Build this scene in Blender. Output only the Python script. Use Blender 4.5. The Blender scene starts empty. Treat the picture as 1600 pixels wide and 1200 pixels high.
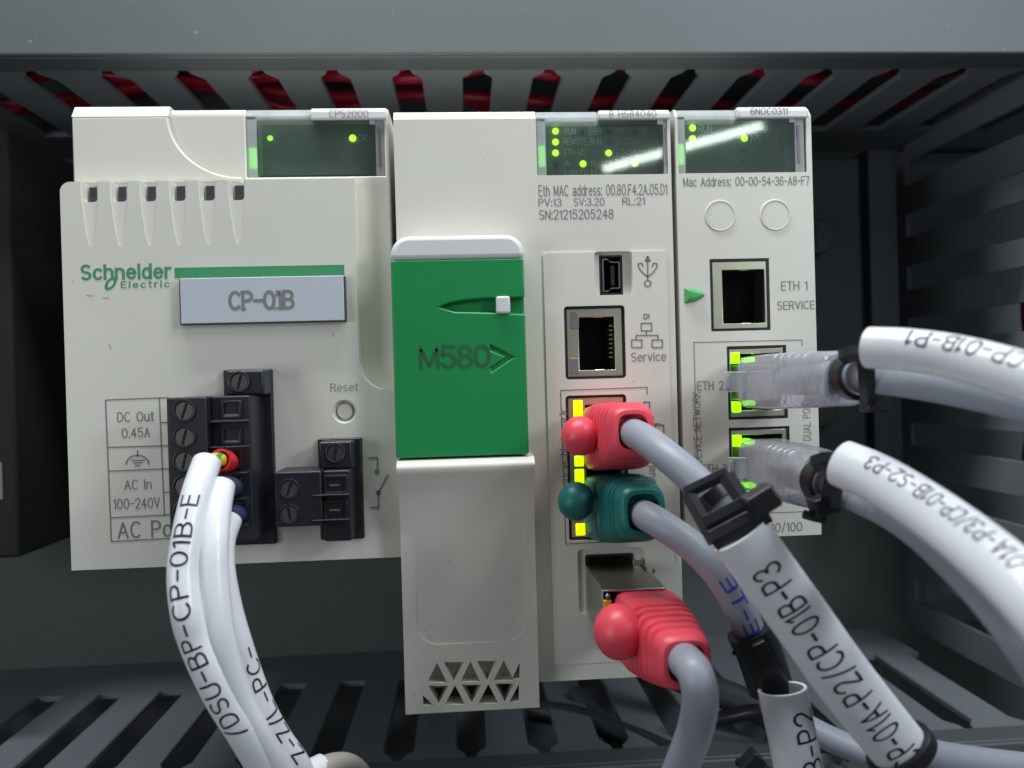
import bpy, bmesh, math, random
import numpy as np
from mathutils import Vector, Matrix

# ------------------------------------------------------------------ camera, world, lamps, exposure
S = 0.001                                   # everything below is written in millimetres
scene = bpy.context.scene
COL = scene.collection
random.seed(7)
FPX, DIST = 1170.0, 173.0
_psi, _pit, _rho = math.radians(3.4), math.radians(-0.3), math.radians(1.58)
FW = Vector((math.sin(_psi)*math.cos(_pit), math.cos(_psi)*math.cos(_pit), math.sin(_pit)))
_r0 = FW.cross(Vector((0, 0, 1))).normalized()
_u0 = _r0.cross(FW)
RT = _r0*math.cos(_rho) - _u0*math.sin(_rho)
UP = _u0*math.cos(_rho) + _r0*math.sin(_rho)
CAM = Vector((0, -DIST, 0))

cd = bpy.data.cameras.new('camera')
cam = bpy.data.objects.new('camera', cd)
COL.objects.link(cam)
cd.sensor_width = 36.0
cd.lens = 36.0*FPX/1600.0
cd.clip_start, cd.clip_end = 0.005, 20.0
m = Matrix((RT, UP, -FW)).transposed().to_4x4()
m.translation = CAM*S
cam.matrix_world = m
cd.dof.use_dof = True
cd.dof.focus_distance = 0.170
cd.dof.aperture_fstop = 17.0
scene.camera = cam

world = bpy.data.worlds.new('World')
scene.world = world
world.use_nodes = True
bg = world.node_tree.nodes['Background']
bg.inputs[0].default_value = (0.80, 0.92, 1.0, 1)
bg.inputs[1].default_value = 0.085

def area(name, loc, target, sx, sy, power, col):
    l = bpy.data.lights.new(name, 'AREA')
    l.shape = 'RECTANGLE'
    l.size, l.size_y = sx*S, sy*S
    l.energy = power
    l.color = col
    o = bpy.data.objects.new(name, l)
    COL.objects.link(o)
    loc, target = Vector(loc), Vector(target)
    d = (target-loc).normalized()
    xa = Vector((1, 0, 0))
    xa = (xa - d*xa.dot(d)).normalized()
    ya = (-d).cross(xa)
    mm = Matrix((xa, ya, -d)).transposed().to_4x4()
    mm.translation = loc*S
    o.matrix_world = mm
    return o
KEY_W, FILL_W, TUBE_W, SIDE_W, FRONT_W = 1.10, 0.42, 0.035, 0.30, 0.34
area('cabinet_lamp', (-45, -40, 320), (-20, 5, 0), 260, 30, KEY_W, (0.93, 0.97, 1.0))
area('room_lamp', (225, -165, 290), (0, -20, 0), 100, 110, FILL_W, (0.90, 0.95, 1.0))
area('front_fill', (285, -220, 130), (80, -50, -20), 60, 90, FRONT_W, (0.86, 0.92, 1.0))  # added fill that brightens the near sleeves and plugs, no known source
area('side_fill', (-320, -250, 0), (-40, 60, -40), 120, 160, SIDE_W, (0.92, 0.95, 1.0))  # added fill that lifts the left panel and lower duct, no known source
tl = area('tube_lamp', (143, -300, 147), (40, 0, 45), 112, 7, TUBE_W, (0.92, 1.0, 0.93))
# the tube hangs a little aslant
_x = Vector((95, 0, 33)).normalized(); _d = (Vector((40, 0, 45))-Vector((143, -300, 147))).normalized()
_d = (_d-_x*_d.dot(_x)).normalized()
_m = Matrix((_x, (-_d).cross(_x), -_d)).transposed().to_4x4(); _m.translation = Vector((143, -300, 147))*S
tl.matrix_world = _m
scene.view_settings.view_transform = 'Standard'
scene.view_settings.look = 'None'
scene.view_settings.gamma = 1.0
scene.view_settings.exposure = 0.2
scene.cycles.max_bounces = 8
scene.cycles.transparent_max_bounces = 16
scene.cycles.sample_clamp_indirect = 4.0

# ------------------------------------------------------------------ helpers
def P(px, py, Y=0.0):
    """point of the plane y = Y (mm) seen at a place of the photograph"""
    d = FW + RT*((px-800)/FPX) - UP*((py-600)/FPX)
    return CAM + d*((Y-CAM.y)/d.y)
def X(px, py, Y=0.0): return P(px, py, Y).x
def Z(px, py, Y=0.0): return P(px, py, Y).z
def R(x0, y0, x1, y1, Y=0.0):
    xm, ym = (x0+x1)/2, (y0+y1)/2
    return X(x0, ym, Y), X(x1, ym, Y), Z(xm, y1, Y), Z(xm, y0, Y)     # X0 X1 Z0 Z1

class MB:
    def __init__(s): s.v, s.f = [], []
    def add(s, v, f):
        n = len(s.v); s.v += [tuple(p) for p in v]; s.f += [tuple(n+i for i in q) for q in f]; return s
    def box(s, x0, x1, y0, y1, z0, z1):
        if x0 > x1: x0, x1 = x1, x0
        if y0 > y1: y0, y1 = y1, y0
        if z0 > z1: z0, z1 = z1, z0
        return s.add([(x0,y0,z0),(x1,y0,z0),(x1,y1,z0),(x0,y1,z0),(x0,y0,z1),(x1,y0,z1),(x1,y1,z1),(x0,y1,z1)],
                     [(0,3,2,1),(4,5,6,7),(0,1,5,4),(1,2,6,5),(2,3,7,6),(3,0,4,7)])
    def prism(s, xz, y0, y1):
        """polygon in X,Z extruded from y0 (front) to y1"""
        a = sum(xz[i][0]*xz[(i+1)%len(xz)][1]-xz[(i+1)%len(xz)][0]*xz[i][1] for i in range(len(xz)))
        if a < 0: xz = xz[::-1]
        n = len(xz)
        v = [(x,y0,z) for x,z in xz]+[(x,y1,z) for x,z in xz]
        f = [tuple(range(n)), tuple(range(2*n-1, n-1, -1))]
        f += [(i, i+n, (i+1)%n+n, (i+1)%n) for i in range(n)]
        return s.add(v, f)
    def prismx(s, yz, x0, x1):
        a = sum(yz[i][0]*yz[(i+1)%len(yz)][1]-yz[(i+1)%len(yz)][0]*yz[i][1] for i in range(len(yz)))
        if a < 0: yz = yz[::-1]
        n = len(yz)
        v = [(x1,y,z) for y,z in yz]+[(x0,y,z) for y,z in yz]
        f = [tuple(range(n)), tuple(range(2*n-1, n-1, -1))]
        f += [(i, i+n, (i+1)%n+n, (i+1)%n) for i in range(n)]
        return s.add(v, f)
    def prismz(s, xy, z0, z1):
        a = sum(xy[i][0]*xy[(i+1)%len(xy)][1]-xy[(i+1)%len(xy)][0]*xy[i][1] for i in range(len(xy)))
        if a < 0: xy = xy[::-1]
        n = len(xy)
        v = [(x,y,z1) for x,y in xy]+[(x,y,z0) for x,y in xy]
        f = [tuple(range(n)), tuple(range(2*n-1, n-1, -1))]
        f += [(i, i+n, (i+1)%n+n, (i+1)%n) for i in range(n)]
        return s.add(v, f)
    def bar(s, p, q, w, y0, y1):
        """flat line between two X,Z points"""
        p, q = Vector(p), Vector(q)
        d = (q-p).normalized(); nn = Vector((-d.y, d.x))*w/2
        return s.prism([tuple(p-nn), tuple(q-nn), tuple(q+nn), tuple(p+nn)], y0, y1)
    def ring(s, outer, inner, y0, y1):
        """two outlines with the same number of points, joined into a frame"""
        n = len(outer)
        v = [(x,y0,z) for x,z in outer]+[(x,y0,z) for x,z in inner]+[(x,y1,z) for x,z in outer]+[(x,y1,z) for x,z in inner]
        f = []
        for i in range(n):
            j = (i+1) % n
            f += [(i,j,n+j,n+i), (2*n+i,3*n+i,3*n+j,2*n+j), (i,2*n+i,2*n+j,j), (n+i,n+j,3*n+j,3*n+i)]
        return s.add(v, f)
    def sphere(s, c, r, sc=(1,1,1), nu=20, nv=12):
        v, f = [], []
        for j in range(nv+1):
            t = math.pi*j/nv
            for i in range(nu):
                p = 2*math.pi*i/nu
                v.append((c[0]+r*sc[0]*math.sin(t)*math.cos(p), c[1]+r*sc[1]*math.sin(t)*math.sin(p), c[2]+r*sc[2]*math.cos(t)))
        for j in range(nv):
            for i in range(nu):
                k = (i+1) % nu
                f.append((j*nu+i, (j+1)*nu+i, (j+1)*nu+k, j*nu+k))
        return s.add(v, f)
    def disc(s, c, r, y0, y1, n=24, r1=None):
        """short round plug along Y: radius r at the front y0, r1 at the back"""
        r1 = r if r1 is None else r1
        v = [(c[0]+r*math.cos(2*math.pi*i/n), y0, c[1]+r*math.sin(2*math.pi*i/n)) for i in range(n)]
        v += [(c[0]+r1*math.cos(2*math.pi*i/n), y1, c[1]+r1*math.sin(2*math.pi*i/n)) for i in range(n)]
        f = [tuple(range(n)), tuple(range(2*n-1, n-1, -1))]+[(i, i+n, (i+1)%n+n, (i+1)%n) for i in range(n)]
        return s.add(v, f)
    def torus(s, c, r, rm, y, n=36, k=8):
        v, f = [], []
        for i in range(n):
            a = 2*math.pi*i/n
            for j in range(k):
                b = 2*math.pi*j/k
                rr = r+rm*math.cos(b)
                v.append((c[0]+rr*math.cos(a), y+rm*math.sin(b), c[1]+rr*math.sin(a)))
        for i in range(n):
            for j in range(k):
                f.append((i*k+j, ((i+1)%n)*k+j, ((i+1)%n)*k+(j+1)%k, i*k+(j+1)%k))
        return s.add(v, f)

def build(name, mb, mat, parent=None, bevel=0.0, seg=2, smooth=True, angle=35, cut=None, fix=True):
    me = bpy.data.meshes.new(name)
    me.from_pydata([(x*S, y*S, z*S) for x, y, z in mb.v], [], mb.f)
    if fix:
        b = bmesh.new(); b.from_mesh(me); bmesh.ops.recalc_face_normals(b, faces=b.faces[:]); b.to_mesh(me); b.free()
    me.update()
    o = bpy.data.objects.new(name, me)
    COL.objects.link(o)
    if cut:
        tmp = []
        for c in cut:
            cm = bpy.data.meshes.new('cut')
            cm.from_pydata([(x*S, y*S, z*S) for x, y, z in c.v], [], c.f)
            b = bmesh.new(); b.from_mesh(cm); bmesh.ops.recalc_face_normals(b, faces=b.faces[:]); b.to_mesh(cm); b.free()
            co = bpy.data.objects.new('cut', cm); COL.objects.link(co); tmp.append(co)
            md = o.modifiers.new('b', 'BOOLEAN'); md.operation = 'DIFFERENCE'; md.solver = 'EXACT'; md.object = co
        dg = bpy.context.evaluated_depsgraph_get(); dg.update()
        nm = bpy.data.meshes.new_from_object(o.evaluated_get(dg))
        o.modifiers.clear(); o.data = nm; nm.name = name
        bpy.data.meshes.remove(me)
        for co in tmp:
            cm = co.data; bpy.data.objects.remove(co); bpy.data.meshes.remove(cm)
        me = nm
    if mat: me.materials.clear(); me.materials.append(mat)
    if smooth:
        me.shade_smooth() if hasattr(me, 'shade_smooth') else None
        me.set_sharp_from_angle(angle=math.radians(angle))
    if bevel:
        md = o.modifiers.new('bevel', 'BEVEL'); md.width = bevel*S; md.segments = seg
        md.limit_method = 'ANGLE'; md.angle_limit = math.radians(40); md.harden_normals = False
        if smooth: wn = o.modifiers.new('normals', 'WEIGHTED_NORMAL'); wn.keep_sharp = True; wn.weight = 100
    if parent is not None: o.parent = parent
    return o
def tag(o, label=None, cat=None, group=None, kind=None):
    if label: o['label'] = label
    if cat: o['category'] = cat
    if group: o['group'] = group
    if kind: o['kind'] = kind
    return o
def empty(name, label, cat, group=None):
    o = bpy.data.objects.new(name, None); COL.objects.link(o); o.empty_display_size = 0.01
    return tag(o, label, cat, group)
def rrect(x0, x1, z0, z1, r, n=5, corners=(1,1,1,1)):
    """corners: bottom left, bottom right, top right, top left"""
    out = []
    for k, (cx, cz, a0) in enumerate(((x0+r, z0+r, 180), (x1-r, z0+r, 270), (x1-r, z1-r, 0), (x0+r, z1-r, 90))):
        if not corners[k]:
            out.append(((x0, z0), (x1, z0), (x1, z1), (x0, z1))[k]); continue
        for i in range(n+1):
            a = math.radians(a0+90*i/n)
            out.append((cx+r*math.cos(a), cz+r*math.sin(a)))
    return out

# ------------------------------------------------------------------ paths, tubes, lofts
def spline(pts, n):
    pts = [np.array(p, float) for p in pts]
    pts = [2*pts[0]-pts[1]]+pts+[2*pts[-1]-pts[-2]]
    out = []
    segs = len(pts)-3
    for i in range(segs*24+1):
        k = min(i//24, segs-1); t = i/24-k
        a, b, c, d = pts[k:k+4]
        out.append(0.5*((2*b)+(-a+c)*t+(2*a-5*b+4*c-d)*t*t+(-a+3*b-3*c+d)*t**3))
    out = np.array(out)
    L = np.concatenate([[0], np.cumsum(np.linalg.norm(np.diff(out, axis=0), axis=1))])
    s = np.linspace(0, L[-1], n)
    return np.stack([np.interp(s, L, out[:, k]) for k in range(3)], 1), L[-1]
class Path:
    def __init__(s, pts, n=60, ref='cam'):
        s.p, s.L = spline(pts, n); s.n = n
        t = np.gradient(s.p, axis=0); s.t = t/np.linalg.norm(t, axis=1)[:, None]
        if ref == 'cam': v = np.array(CAM)[None]-s.p
        else: v = np.repeat(np.array(ref, float)[None], n, 0)
        v = v-(v*s.t).sum(1)[:, None]*s.t
        s.nn = v/np.linalg.norm(v, axis=1)[:, None]
        s.u = np.cross(s.nn, s.t)
    def at(s, q):
        q = min(max(q, 0), 1)*(s.n-1); i = min(int(q), s.n-2); w = q-i
        g = lambda a: a[i]*(1-w)+a[i+1]*w
        return g(s.p), g(s.t), g(s.nn), g(s.u)
def tube(mb, path, rn, ru=None, k=20, caps=True, q0=0.0, q1=1.0, n=None, wall=None):
    ru = rn if ru is None else ru
    n = n or path.n
    def rings(dr):
        rows = []
        for i in range(n):
            p, t, nn, u = path.at(q0+(q1-q0)*i/(n-1))
            a, b = (rn(i/(n-1)) if callable(rn) else rn)-dr, (ru(i/(n-1)) if callable(ru) else ru)-dr
            rows.append([p+nn*a*math.cos(2*math.pi*j/k)+u*b*math.sin(2*math.pi*j/k) for j in range(k)])
        return rows
    o = rings(0); v = [tuple(x) for r in o for x in r]
    f = [(i*k+j, i*k+(j+1)%k, (i+1)*k+(j+1)%k, (i+1)*k+j) for i in range(n-1) for j in range(k)]
    if wall:
        m0 = len(v); v += [tuple(x) for r in rings(wall) for x in r]
        f += [(m0+i*k+j, m0+(i+1)*k+j, m0+(i+1)*k+(j+1)%k, m0+i*k+(j+1)%k) for i in range(n-1) for j in range(k)]
        for j in range(k):
            f.append((j, m0+j, m0+(j+1)%k, (j+1)%k))
            e = (n-1)*k
            f.append((e+j, e+(j+1)%k, m0+e+(j+1)%k, m0+e+j))
    elif caps:
        f += [tuple(range(k-1, -1, -1)), tuple((n-1)*k+j for j in range(k))]
    return mb.add(v, f)
def loft(mb, path, secs, k=40, e=3.2, e0=None):
    """secs: (position 0..1, half size along the reference, half size across); e0 -> e: squareness from base to end"""
    v, f = [], []
    e0 = e0 or e
    for q, a, b in secs:
        p, t, nn, u = path.at(q)
        ee = e0+(e-e0)*q
        for j in range(k):
            c, s_ = math.cos(2*math.pi*(j+.5)/k), math.sin(2*math.pi*(j+.5)/k)
            r = (abs(c/a)**ee+abs(s_/b)**ee)**(-1/ee)
            v.append(tuple(p+nn*r*c+u*r*s_))
    n = len(secs)
    f = [(i*k+j, i*k+(j+1)%k, (i+1)*k+(j+1)%k, (i+1)*k+j) for i in range(n-1) for j in range(k)]
    f += [tuple(range(k-1, -1, -1)), tuple((n-1)*k+j for j in range(k))]
    return mb.add(v, f)

# ------------------------------------------------------------------ lettering
def arc(cx, cy, rx, ry, a0, a1, n=12):
    return [(cx+rx*math.cos(math.radians(a0+(a1-a0)*i/n)), cy+ry*math.sin(math.radians(a0+(a1-a0)*i/n))) for i in range(n+1)]
GL = {
 'C': (.62, [arc(.34, .5, .34, .5, 50, 310, 16)]),
 'P': (.56, [[(0,0),(0,1)], [(0,1),(.28,1)]+arc(.28,.74,.28,.26,90,-90)+[(0,.48)]]),
 'B': (.58, [[(0,0),(0,1)], [(0,1),(.28,1)]+arc(.28,.76,.25,.24,90,-90)+[(0,.52)], [(.28,.52)]+arc(.28,.26,.30,.26,90,-90)+[(0,0)]]),
 '0': (.60, [arc(.30,.5,.30,.5,0,360,20)]),
 '1': (.22, [[(0,.80),(.20,1),(.20,0)]]),
 '2': (.56, [arc(.28,.72,.28,.28,170,-30,12)+[(0,0),(.57,0)]]),
 '3': (.56, [arc(.26,.75,.25,.25,160,-90,12), arc(.26,.25,.30,.25,90,-160,12)]),
 'A': (.64, [[(0,0),(.32,1),(.64,0)], [(.12,.34),(.52,.34)]]),
 'S': (.56, [arc(.28,.75,.27,.25,40,270,12)+arc(.28,.25,.28,.25,90,-140,12)]),
 'U': (.58, [[(0,1),(0,.3)]+arc(.29,.3,.29,.3,180,360,12)+[(.58,1)]]),
 'D': (.60, [[(0,0),(0,1),(.2,1)]+arc(.2,.5,.40,.5,90,-90,14)+[(0,0)]]),
 'E': (.52, [[(.52,1),(0,1),(0,0),(.52,0)], [(0,.52),(.45,.52)]]),
 'T': (.56, [[(0,1),(.56,1)], [(.28,1),(.28,0)]]),
 'Z': (.56, [[(0,1),(.56,1),(0,0),(.56,0)]]),
 'L': (.48, [[(0,1),(0,0),(.48,0)]]),
 '-': (.40, [[(0,.48),(.40,.48)]]),
 '/': (.40, [[(0,-.08),(.40,1.08)]]),
 ' ': (.35, []),
}
def strokes(text, gap=.26):
    x, out = 0, []
    for c in text:
        w, ss = GL[c]
        for st in ss:
            out.append([(x+a, b) for a, b in st])
        x += w+gap
    return out, x-gap
def ribbon_text(mb, text, place, w=.11, gap=.26, step=.12):
    """place(u 0..1, v 0..1) -> point on a surface"""
    ss, W = strokes(text, gap)
    for si, st in enumerate(ss):
        lf = .003+.004*(si % 6)
        pts = [st[0]]
        for a, b in zip(st, st[1:]):
            d = math.hypot(b[0]-a[0], b[1]-a[1]); n = max(1, int(d/step))
            pts += [(a[0]+(b[0]-a[0])*i/n, a[1]+(b[1]-a[1])*i/n) for i in range(1, n+1)]
        rows = []
        shut = math.hypot(pts[0][0]-pts[-1][0], pts[0][1]-pts[-1][1]) < 1e-3
        for i, p in enumerate(pts):
            a, b = pts[max(i-1, 0)], pts[min(i+1, len(pts)-1)]
            if shut and i in (0, len(pts)-1): a, b = pts[-2], pts[1]
            dx, dy = b[0]-a[0], b[1]-a[1]; l = math.hypot(dx, dy) or 1
            nx, ny = -dy/l*w/2, dx/l*w/2
            if shut: dx = dy = 0
            ex = (-dx/l*w/2 if i == 0 else dx/l*w/2 if i == len(pts)-1 else 0)
            ey = (-dy/l*w/2 if i == 0 else dy/l*w/2 if i == len(pts)-1 else 0)
            rows.append((place((p[0]+ex-nx)/W, p[1]+ey-ny, lf), place((p[0]+ex+nx)/W, p[1]+ey+ny, lf)))
        v = [tuple(q) for r in rows for q in r]
        mb.add(v, [(2*i, 2*i+2, 2*i+3, 2*i+1) for i in range(len(rows)-1)])
    return mb
def tube_text(name, path, rn, ru, text, q0, q1, h, v0, mat, parent, w=.115, gap=.26):
    """text along a tube from q0 to q1; h letter height, v0 height of the middle line around the tube (mm along the skin)"""
    def place(u, v, l=0):
        p, t, nn, up = path.at(q0+(q1-q0)*u)
        th = (v0+(v-.5)*h)/((rn+ru)/2)
        return p+nn*(rn+.05+l)*math.cos(th)+up*(ru+.05+l)*math.sin(th)
    mb = ribbon_text(MB(), text, place, w, gap)
    return build(name, mb, mat, parent, smooth=False, fix=False)
XH = .72
GL.update({
 'M': (.72, [[(0,0),(0,1),(.36,.05),(.72,1),(.72,0)]]),
 'N': (.60, [[(0,0),(0,1),(.60,0),(.60,1)]]),
 'H': (.60, [[(0,0),(0,1)], [(.60,0),(.60,1)], [(0,.52),(.60,.52)]]),
 'F': (.50, [[(.50,1),(0,1),(0,0)], [(0,.52),(.42,.52)]]),
 'G': (.66, [arc(.34,.5,.34,.5,50,360,16)+[(.40,.5)]]),
 'I': (.02, [[(0.01,0),(0.01,1)]]),
 'K': (.60, [[(0,0),(0,1)], [(.58,1),(0,.40)], [(.2,.58),(.60,0)]]),
 'O': (.70, [arc(.35,.5,.35,.5,0,360,20)]),
 'R': (.60, [[(0,0),(0,1),(.3,1)]+arc(.3,.75,.28,.25,90,-90)+[(0,.5)], [(.32,.5),(.60,0)]]),
 'V': (.62, [[(0,1),(.31,0),(.62,1)]]),
 '4': (.58, [[(.42,0),(.42,1),(0,.30),(.58,.30)]]),
 '5': (.56, [[(.52,1),(.08,1),(.04,.55)]+arc(.28,.32,.28,.32,130,-150,14)]),
 '6': (.56, [arc(.28,.30,.28,.30,0,360,16), [(.0,.32),(.02,.6)]+arc(.32,.62,.30,.38,170,40,8)]),
 '7': (.56, [[(0,1),(.56,1),(.2,0)]]),
 '8': (.56, [arc(.28,.76,.24,.24,0,360,16), arc(.28,.26,.28,.26,0,360,16)]),
 '9': (.56, [arc(.28,.70,.28,.30,0,360,16), [(.56,.68),(.54,.4)]+arc(.24,.38,.30,.38,-10,-140,8)]),
 '.': (.04, [[(.02,0),(.02,.1)]]),
 ':': (.04, [[(.02,0),(.02,.1)], [(.02,.6),(.02,.7)]]),
 'a': (.50, [arc(.25,.20,.25,.20,60,330,12), [(.06,.62)]+arc(.26,.52,.22,.20,130,0,6)+[(.48,0)], [(.48,.40),(.25,.40)]]),
 'c': (.48, [arc(.27,.36,.27,.36,45,315,14)]),
 'd': (.52, [arc(.26,.36,.26,.36,0,360,16), [(.52,1),(.52,0)]]),
 'e': (.52, [[(.04,.38),(.50,.38)], arc(.27,.36,.26,.36,0,315,16)]),
 'h': (.50, [[(0,0),(0,1)], [(0,.46)]+arc(.25,.46,.25,.26,180,0,8)+[(.50,0)]]),
 'i': (.02, [[(.01,0),(.01,.72)], [(.01,.90),(.01,1)]]),
 'k': (.48, [[(0,0),(0,1)], [(.46,.72),(0,.26)], [(.18,.44),(.48,0)]]),
 'l': (.02, [[(.01,0),(.01,1)]]),
 'n': (.50, [[(0,0),(0,.72)], [(0,.46)]+arc(.25,.46,.25,.26,180,0,8)+[(.50,0)]]),
 'o': (.54, [arc(.27,.36,.27,.36,0,360,16)]),
 'r': (.30, [[(0,0),(0,.72)], [(0,.44)]+arc(.24,.44,.24,.28,180,75,6)]),
 's': (.46, [arc(.23,.54,.21,.18,40,250,8)+arc(.23,.18,.23,.18,90,-140,8)]),
 't': (.30, [[(.12,.95),(.12,.15)]+arc(.26,.15,.14,.15,180,280,5), [(0,.72),(.28,.72)]]),
 'u': (.50, [[(0,.72),(0,.26)]+arc(.25,.26,.25,.26,180,360,8), [(.50,.72),(.50,0)]]),
 'v': (.48, [[(0,.72),(.24,0),(.48,.72)]]),
 'W': (.90, [[(0,1),(.24,0),(.45,.95),(.66,0),(.90,1)]]),
 'w': (.70, [[(0,.72),(.18,0),(.35,.68),(.52,0),(.70,.72)]]),
})
def print_text(s, px, Y, mat, parent, name='printed_text', rot=0, bold=0.0, lift=.05, gap=.24):
    """flat print fitted to a rectangle of the plane y = Y"""
    X0, X1, Z0, Z1 = R(*px, Y)
    if rot: pl = lambda u, v, l=0: (X1-v*(X1-X0), Y-lift-l, Z0+u*(Z1-Z0))
    else: pl = lambda u, v, l=0: (X0+u*(X1-X0), Y-lift-l, Z0+v*(Z1-Z0))
    mb = ribbon_text(MB(), s, pl, .125+bold, gap)
    return build(name, mb, mat, parent, smooth=False, fix=False)

# ------------------------------------------------------------------ materials
def mat(name, col, rough=.5, metal=0.0, spec=.5, var=.06, bump=.0, bscale=900, spots=0.0, coat=0.0, dirt=None, sss=0):
    mt = bpy.data.materials.new(name); mt.use_nodes = True
    nt = mt.node_tree; N, Lk = nt.nodes, nt.links
    b = N['Principled BSDF']
    b.inputs['Roughness'].default_value = rough; b.inputs['Metallic'].default_value = metal
    b.inputs['Specular IOR Level'].default_value = spec; b.inputs['Coat Weight'].default_value = coat
    tc = N.new('ShaderNodeTexCoord')
    no = N.new('ShaderNodeTexNoise'); no.inputs['Scale'].default_value = 45; no.inputs['Detail'].default_value = 5
    Lk.new(tc.outputs['Object'], no.inputs['Vector'])
    mx = N.new('ShaderNodeMix'); mx.data_type = 'RGBA'
    mx.inputs[6].default_value = (*[c*(1-var) for c in col], 1); mx.inputs[7].default_value = (*[min(1, c*(1+var)) for c in col], 1)
    Lk.new(no.outputs['Fac'], mx.inputs[0])
    last = mx.outputs[2]
    if spots:
        vo = N.new('ShaderNodeTexNoise'); vo.inputs['Scale'].default_value = 420; vo.inputs['Detail'].default_value = 2
        Lk.new(tc.outputs['Object'], vo.inputs['Vector'])
        rp = N.new('ShaderNodeValToRGB'); rp.color_ramp.elements[0].position = .735; rp.color_ramp.elements[1].position = .775
        rp.color_ramp.elements[1].color = (spots, spots, spots, 1)
        Lk.new(vo.outputs['Fac'], rp.inputs['Fac'])
        m2 = N.new('ShaderNodeMix'); m2.data_type = 'RGBA'
        m2.inputs[7].default_value = (*(dirt or (.25, .23, .2)), 1)
        Lk.new(rp.outputs['Color'], m2.inputs[0]); Lk.new(last, m2.inputs[6]); last = m2.outputs[2]
    Lk.new(last, b.inputs['Base Color'])
    n2 = N.new('ShaderNodeTexNoise'); n2.inputs['Scale'].default_value = bscale; n2.inputs['Detail'].default_value = 3
    Lk.new(tc.outputs['Object'], n2.inputs['Vector'])
    mr = N.new('ShaderNodeMapRange'); mr.inputs['To Min'].default_value = max(0, rough-.06); mr.inputs['To Max'].default_value = min(1, rough+.06)
    Lk.new(no.outputs['Fac'], mr.inputs['Value']); Lk.new(mr.outputs[0], b.inputs['Roughness'])
    if bump:
        bp = N.new('ShaderNodeBump'); bp.inputs['Strength'].default_value = bump; bp.inputs['Distance'].default_value = .0001
        Lk.new(n2.outputs['Fac'], bp.inputs['Height']); Lk.new(bp.outputs['Normal'], b.inputs['Normal'])
    if sss:
        b.inputs['Subsurface Weight'].default_value = sss; b.inputs['Subsurface Radius'].default_value = (1, .8, .6); b.inputs['Subsurface Scale'].default_value = .0015
    return mt
def emis(name, col, st):
    mt = bpy.data.materials.new(name); mt.use_nodes = True
    b = mt.node_tree.nodes['Principled BSDF']
    b.inputs['Base Color'].default_value = (*col, 1)
    b.inputs['Emission Color'].default_value = (*col, 1); b.inputs['Emission Strength'].default_value = st
    b.inputs['Roughness'].default_value = .3
    return mt
def clear(name, col, trans, rough=.12, tint=(1, 1, 1), bump=0.0):
    mt = bpy.data.materials.new(name); mt.use_nodes = True
    nt = mt.node_tree; N, Lk = nt.nodes, nt.links
    b = N['Principled BSDF']; b.inputs['Base Color'].default_value = (*col, 1); b.inputs['Roughness'].default_value = rough
    t = N.new('ShaderNodeBsdfTransparent'); t.inputs[0].default_value = (*tint, 1)
    mx = N.new('ShaderNodeMixShader')
    fr = N.new('ShaderNodeFresnel'); fr.inputs['IOR'].default_value = 1.45
    no = N.new('ShaderNodeTexNoise'); no.inputs['Scale'].default_value = 260
    tc = N.new('ShaderNodeTexCoord'); Lk.new(tc.outputs['Object'], no.inputs['Vector'])
    ma = N.new('ShaderNodeMath'); ma.operation = 'MULTIPLY_ADD'; ma.inputs[1].default_value = .25; ma.inputs[2].default_value = 1-trans-.125
    Lk.new(no.outputs['Fac'], ma.inputs[0])
    ad = N.new('ShaderNodeMath'); ad.operation = 'MAXIMUM'
    Lk.new(ma.outputs[0], ad.inputs[0]); Lk.new(fr.outputs[0], ad.inputs[1])
    Lk.new(ad.outputs[0], mx.inputs[0]); Lk.new(t.outputs[0], mx.inputs[1]); Lk.new(b.outputs[0], mx.inputs[2])
    if bump:
        bp = N.new('ShaderNodeBump'); bp.inputs['Strength'].default_value = bump; bp.inputs['Distance'].default_value = .0003
        Lk.new(no.outputs['Fac'], bp.inputs['Height']); Lk.new(bp.outputs['Normal'], b.inputs['Normal'])
    Lk.new(mx.outputs[0], N['Material Output'].inputs['Surface'])
    return mt
def pane_mat(name, tint, rough=.03):
    """smoked window: dark see-through plastic with a gloss"""
    mt = bpy.data.materials.new(name); mt.use_nodes = True
    nt = mt.node_tree; N, Lk = nt.nodes, nt.links
    g = N.new('ShaderNodeBsdfGlossy'); g.inputs['Roughness'].default_value = rough; g.inputs['Color'].default_value = (1, 1, 1, 1)
    t = N.new('ShaderNodeBsdfTransparent'); t.inputs[0].default_value = (*tint, 1)
    fr = N.new('ShaderNodeFresnel'); fr.inputs['IOR'].default_value = 1.5
    df = N.new('ShaderNodeBsdfDiffuse'); df.inputs['Color'].default_value = (.50, .58, .58, 1)
    no = N.new('ShaderNodeTexNoise'); no.inputs['Scale'].default_value = 160; no.inputs['Detail'].default_value = 5
    tc = N.new('ShaderNodeTexCoord'); Lk.new(tc.outputs['Object'], no.inputs['Vector'])
    ma = N.new('ShaderNodeMath'); ma.operation = 'MULTIPLY_ADD'; ma.inputs[1].default_value = .10; ma.inputs[2].default_value = .02
    Lk.new(no.outputs['Fac'], ma.inputs[0])
    m0 = N.new('ShaderNodeMixShader'); Lk.new(ma.outputs[0], m0.inputs[0]); Lk.new(t.outputs[0], m0.inputs[1]); Lk.new(df.outputs[0], m0.inputs[2]); t = m0
    mx = N.new('ShaderNodeMixShader'); Lk.new(fr.outputs[0], mx.inputs[0]); Lk.new(t.outputs[0], mx.inputs[1]); Lk.new(g.outputs[0], mx.inputs[2])
    Lk.new(mx.outputs[0], N['Material Output'].inputs['Surface'])
    return mt
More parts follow.
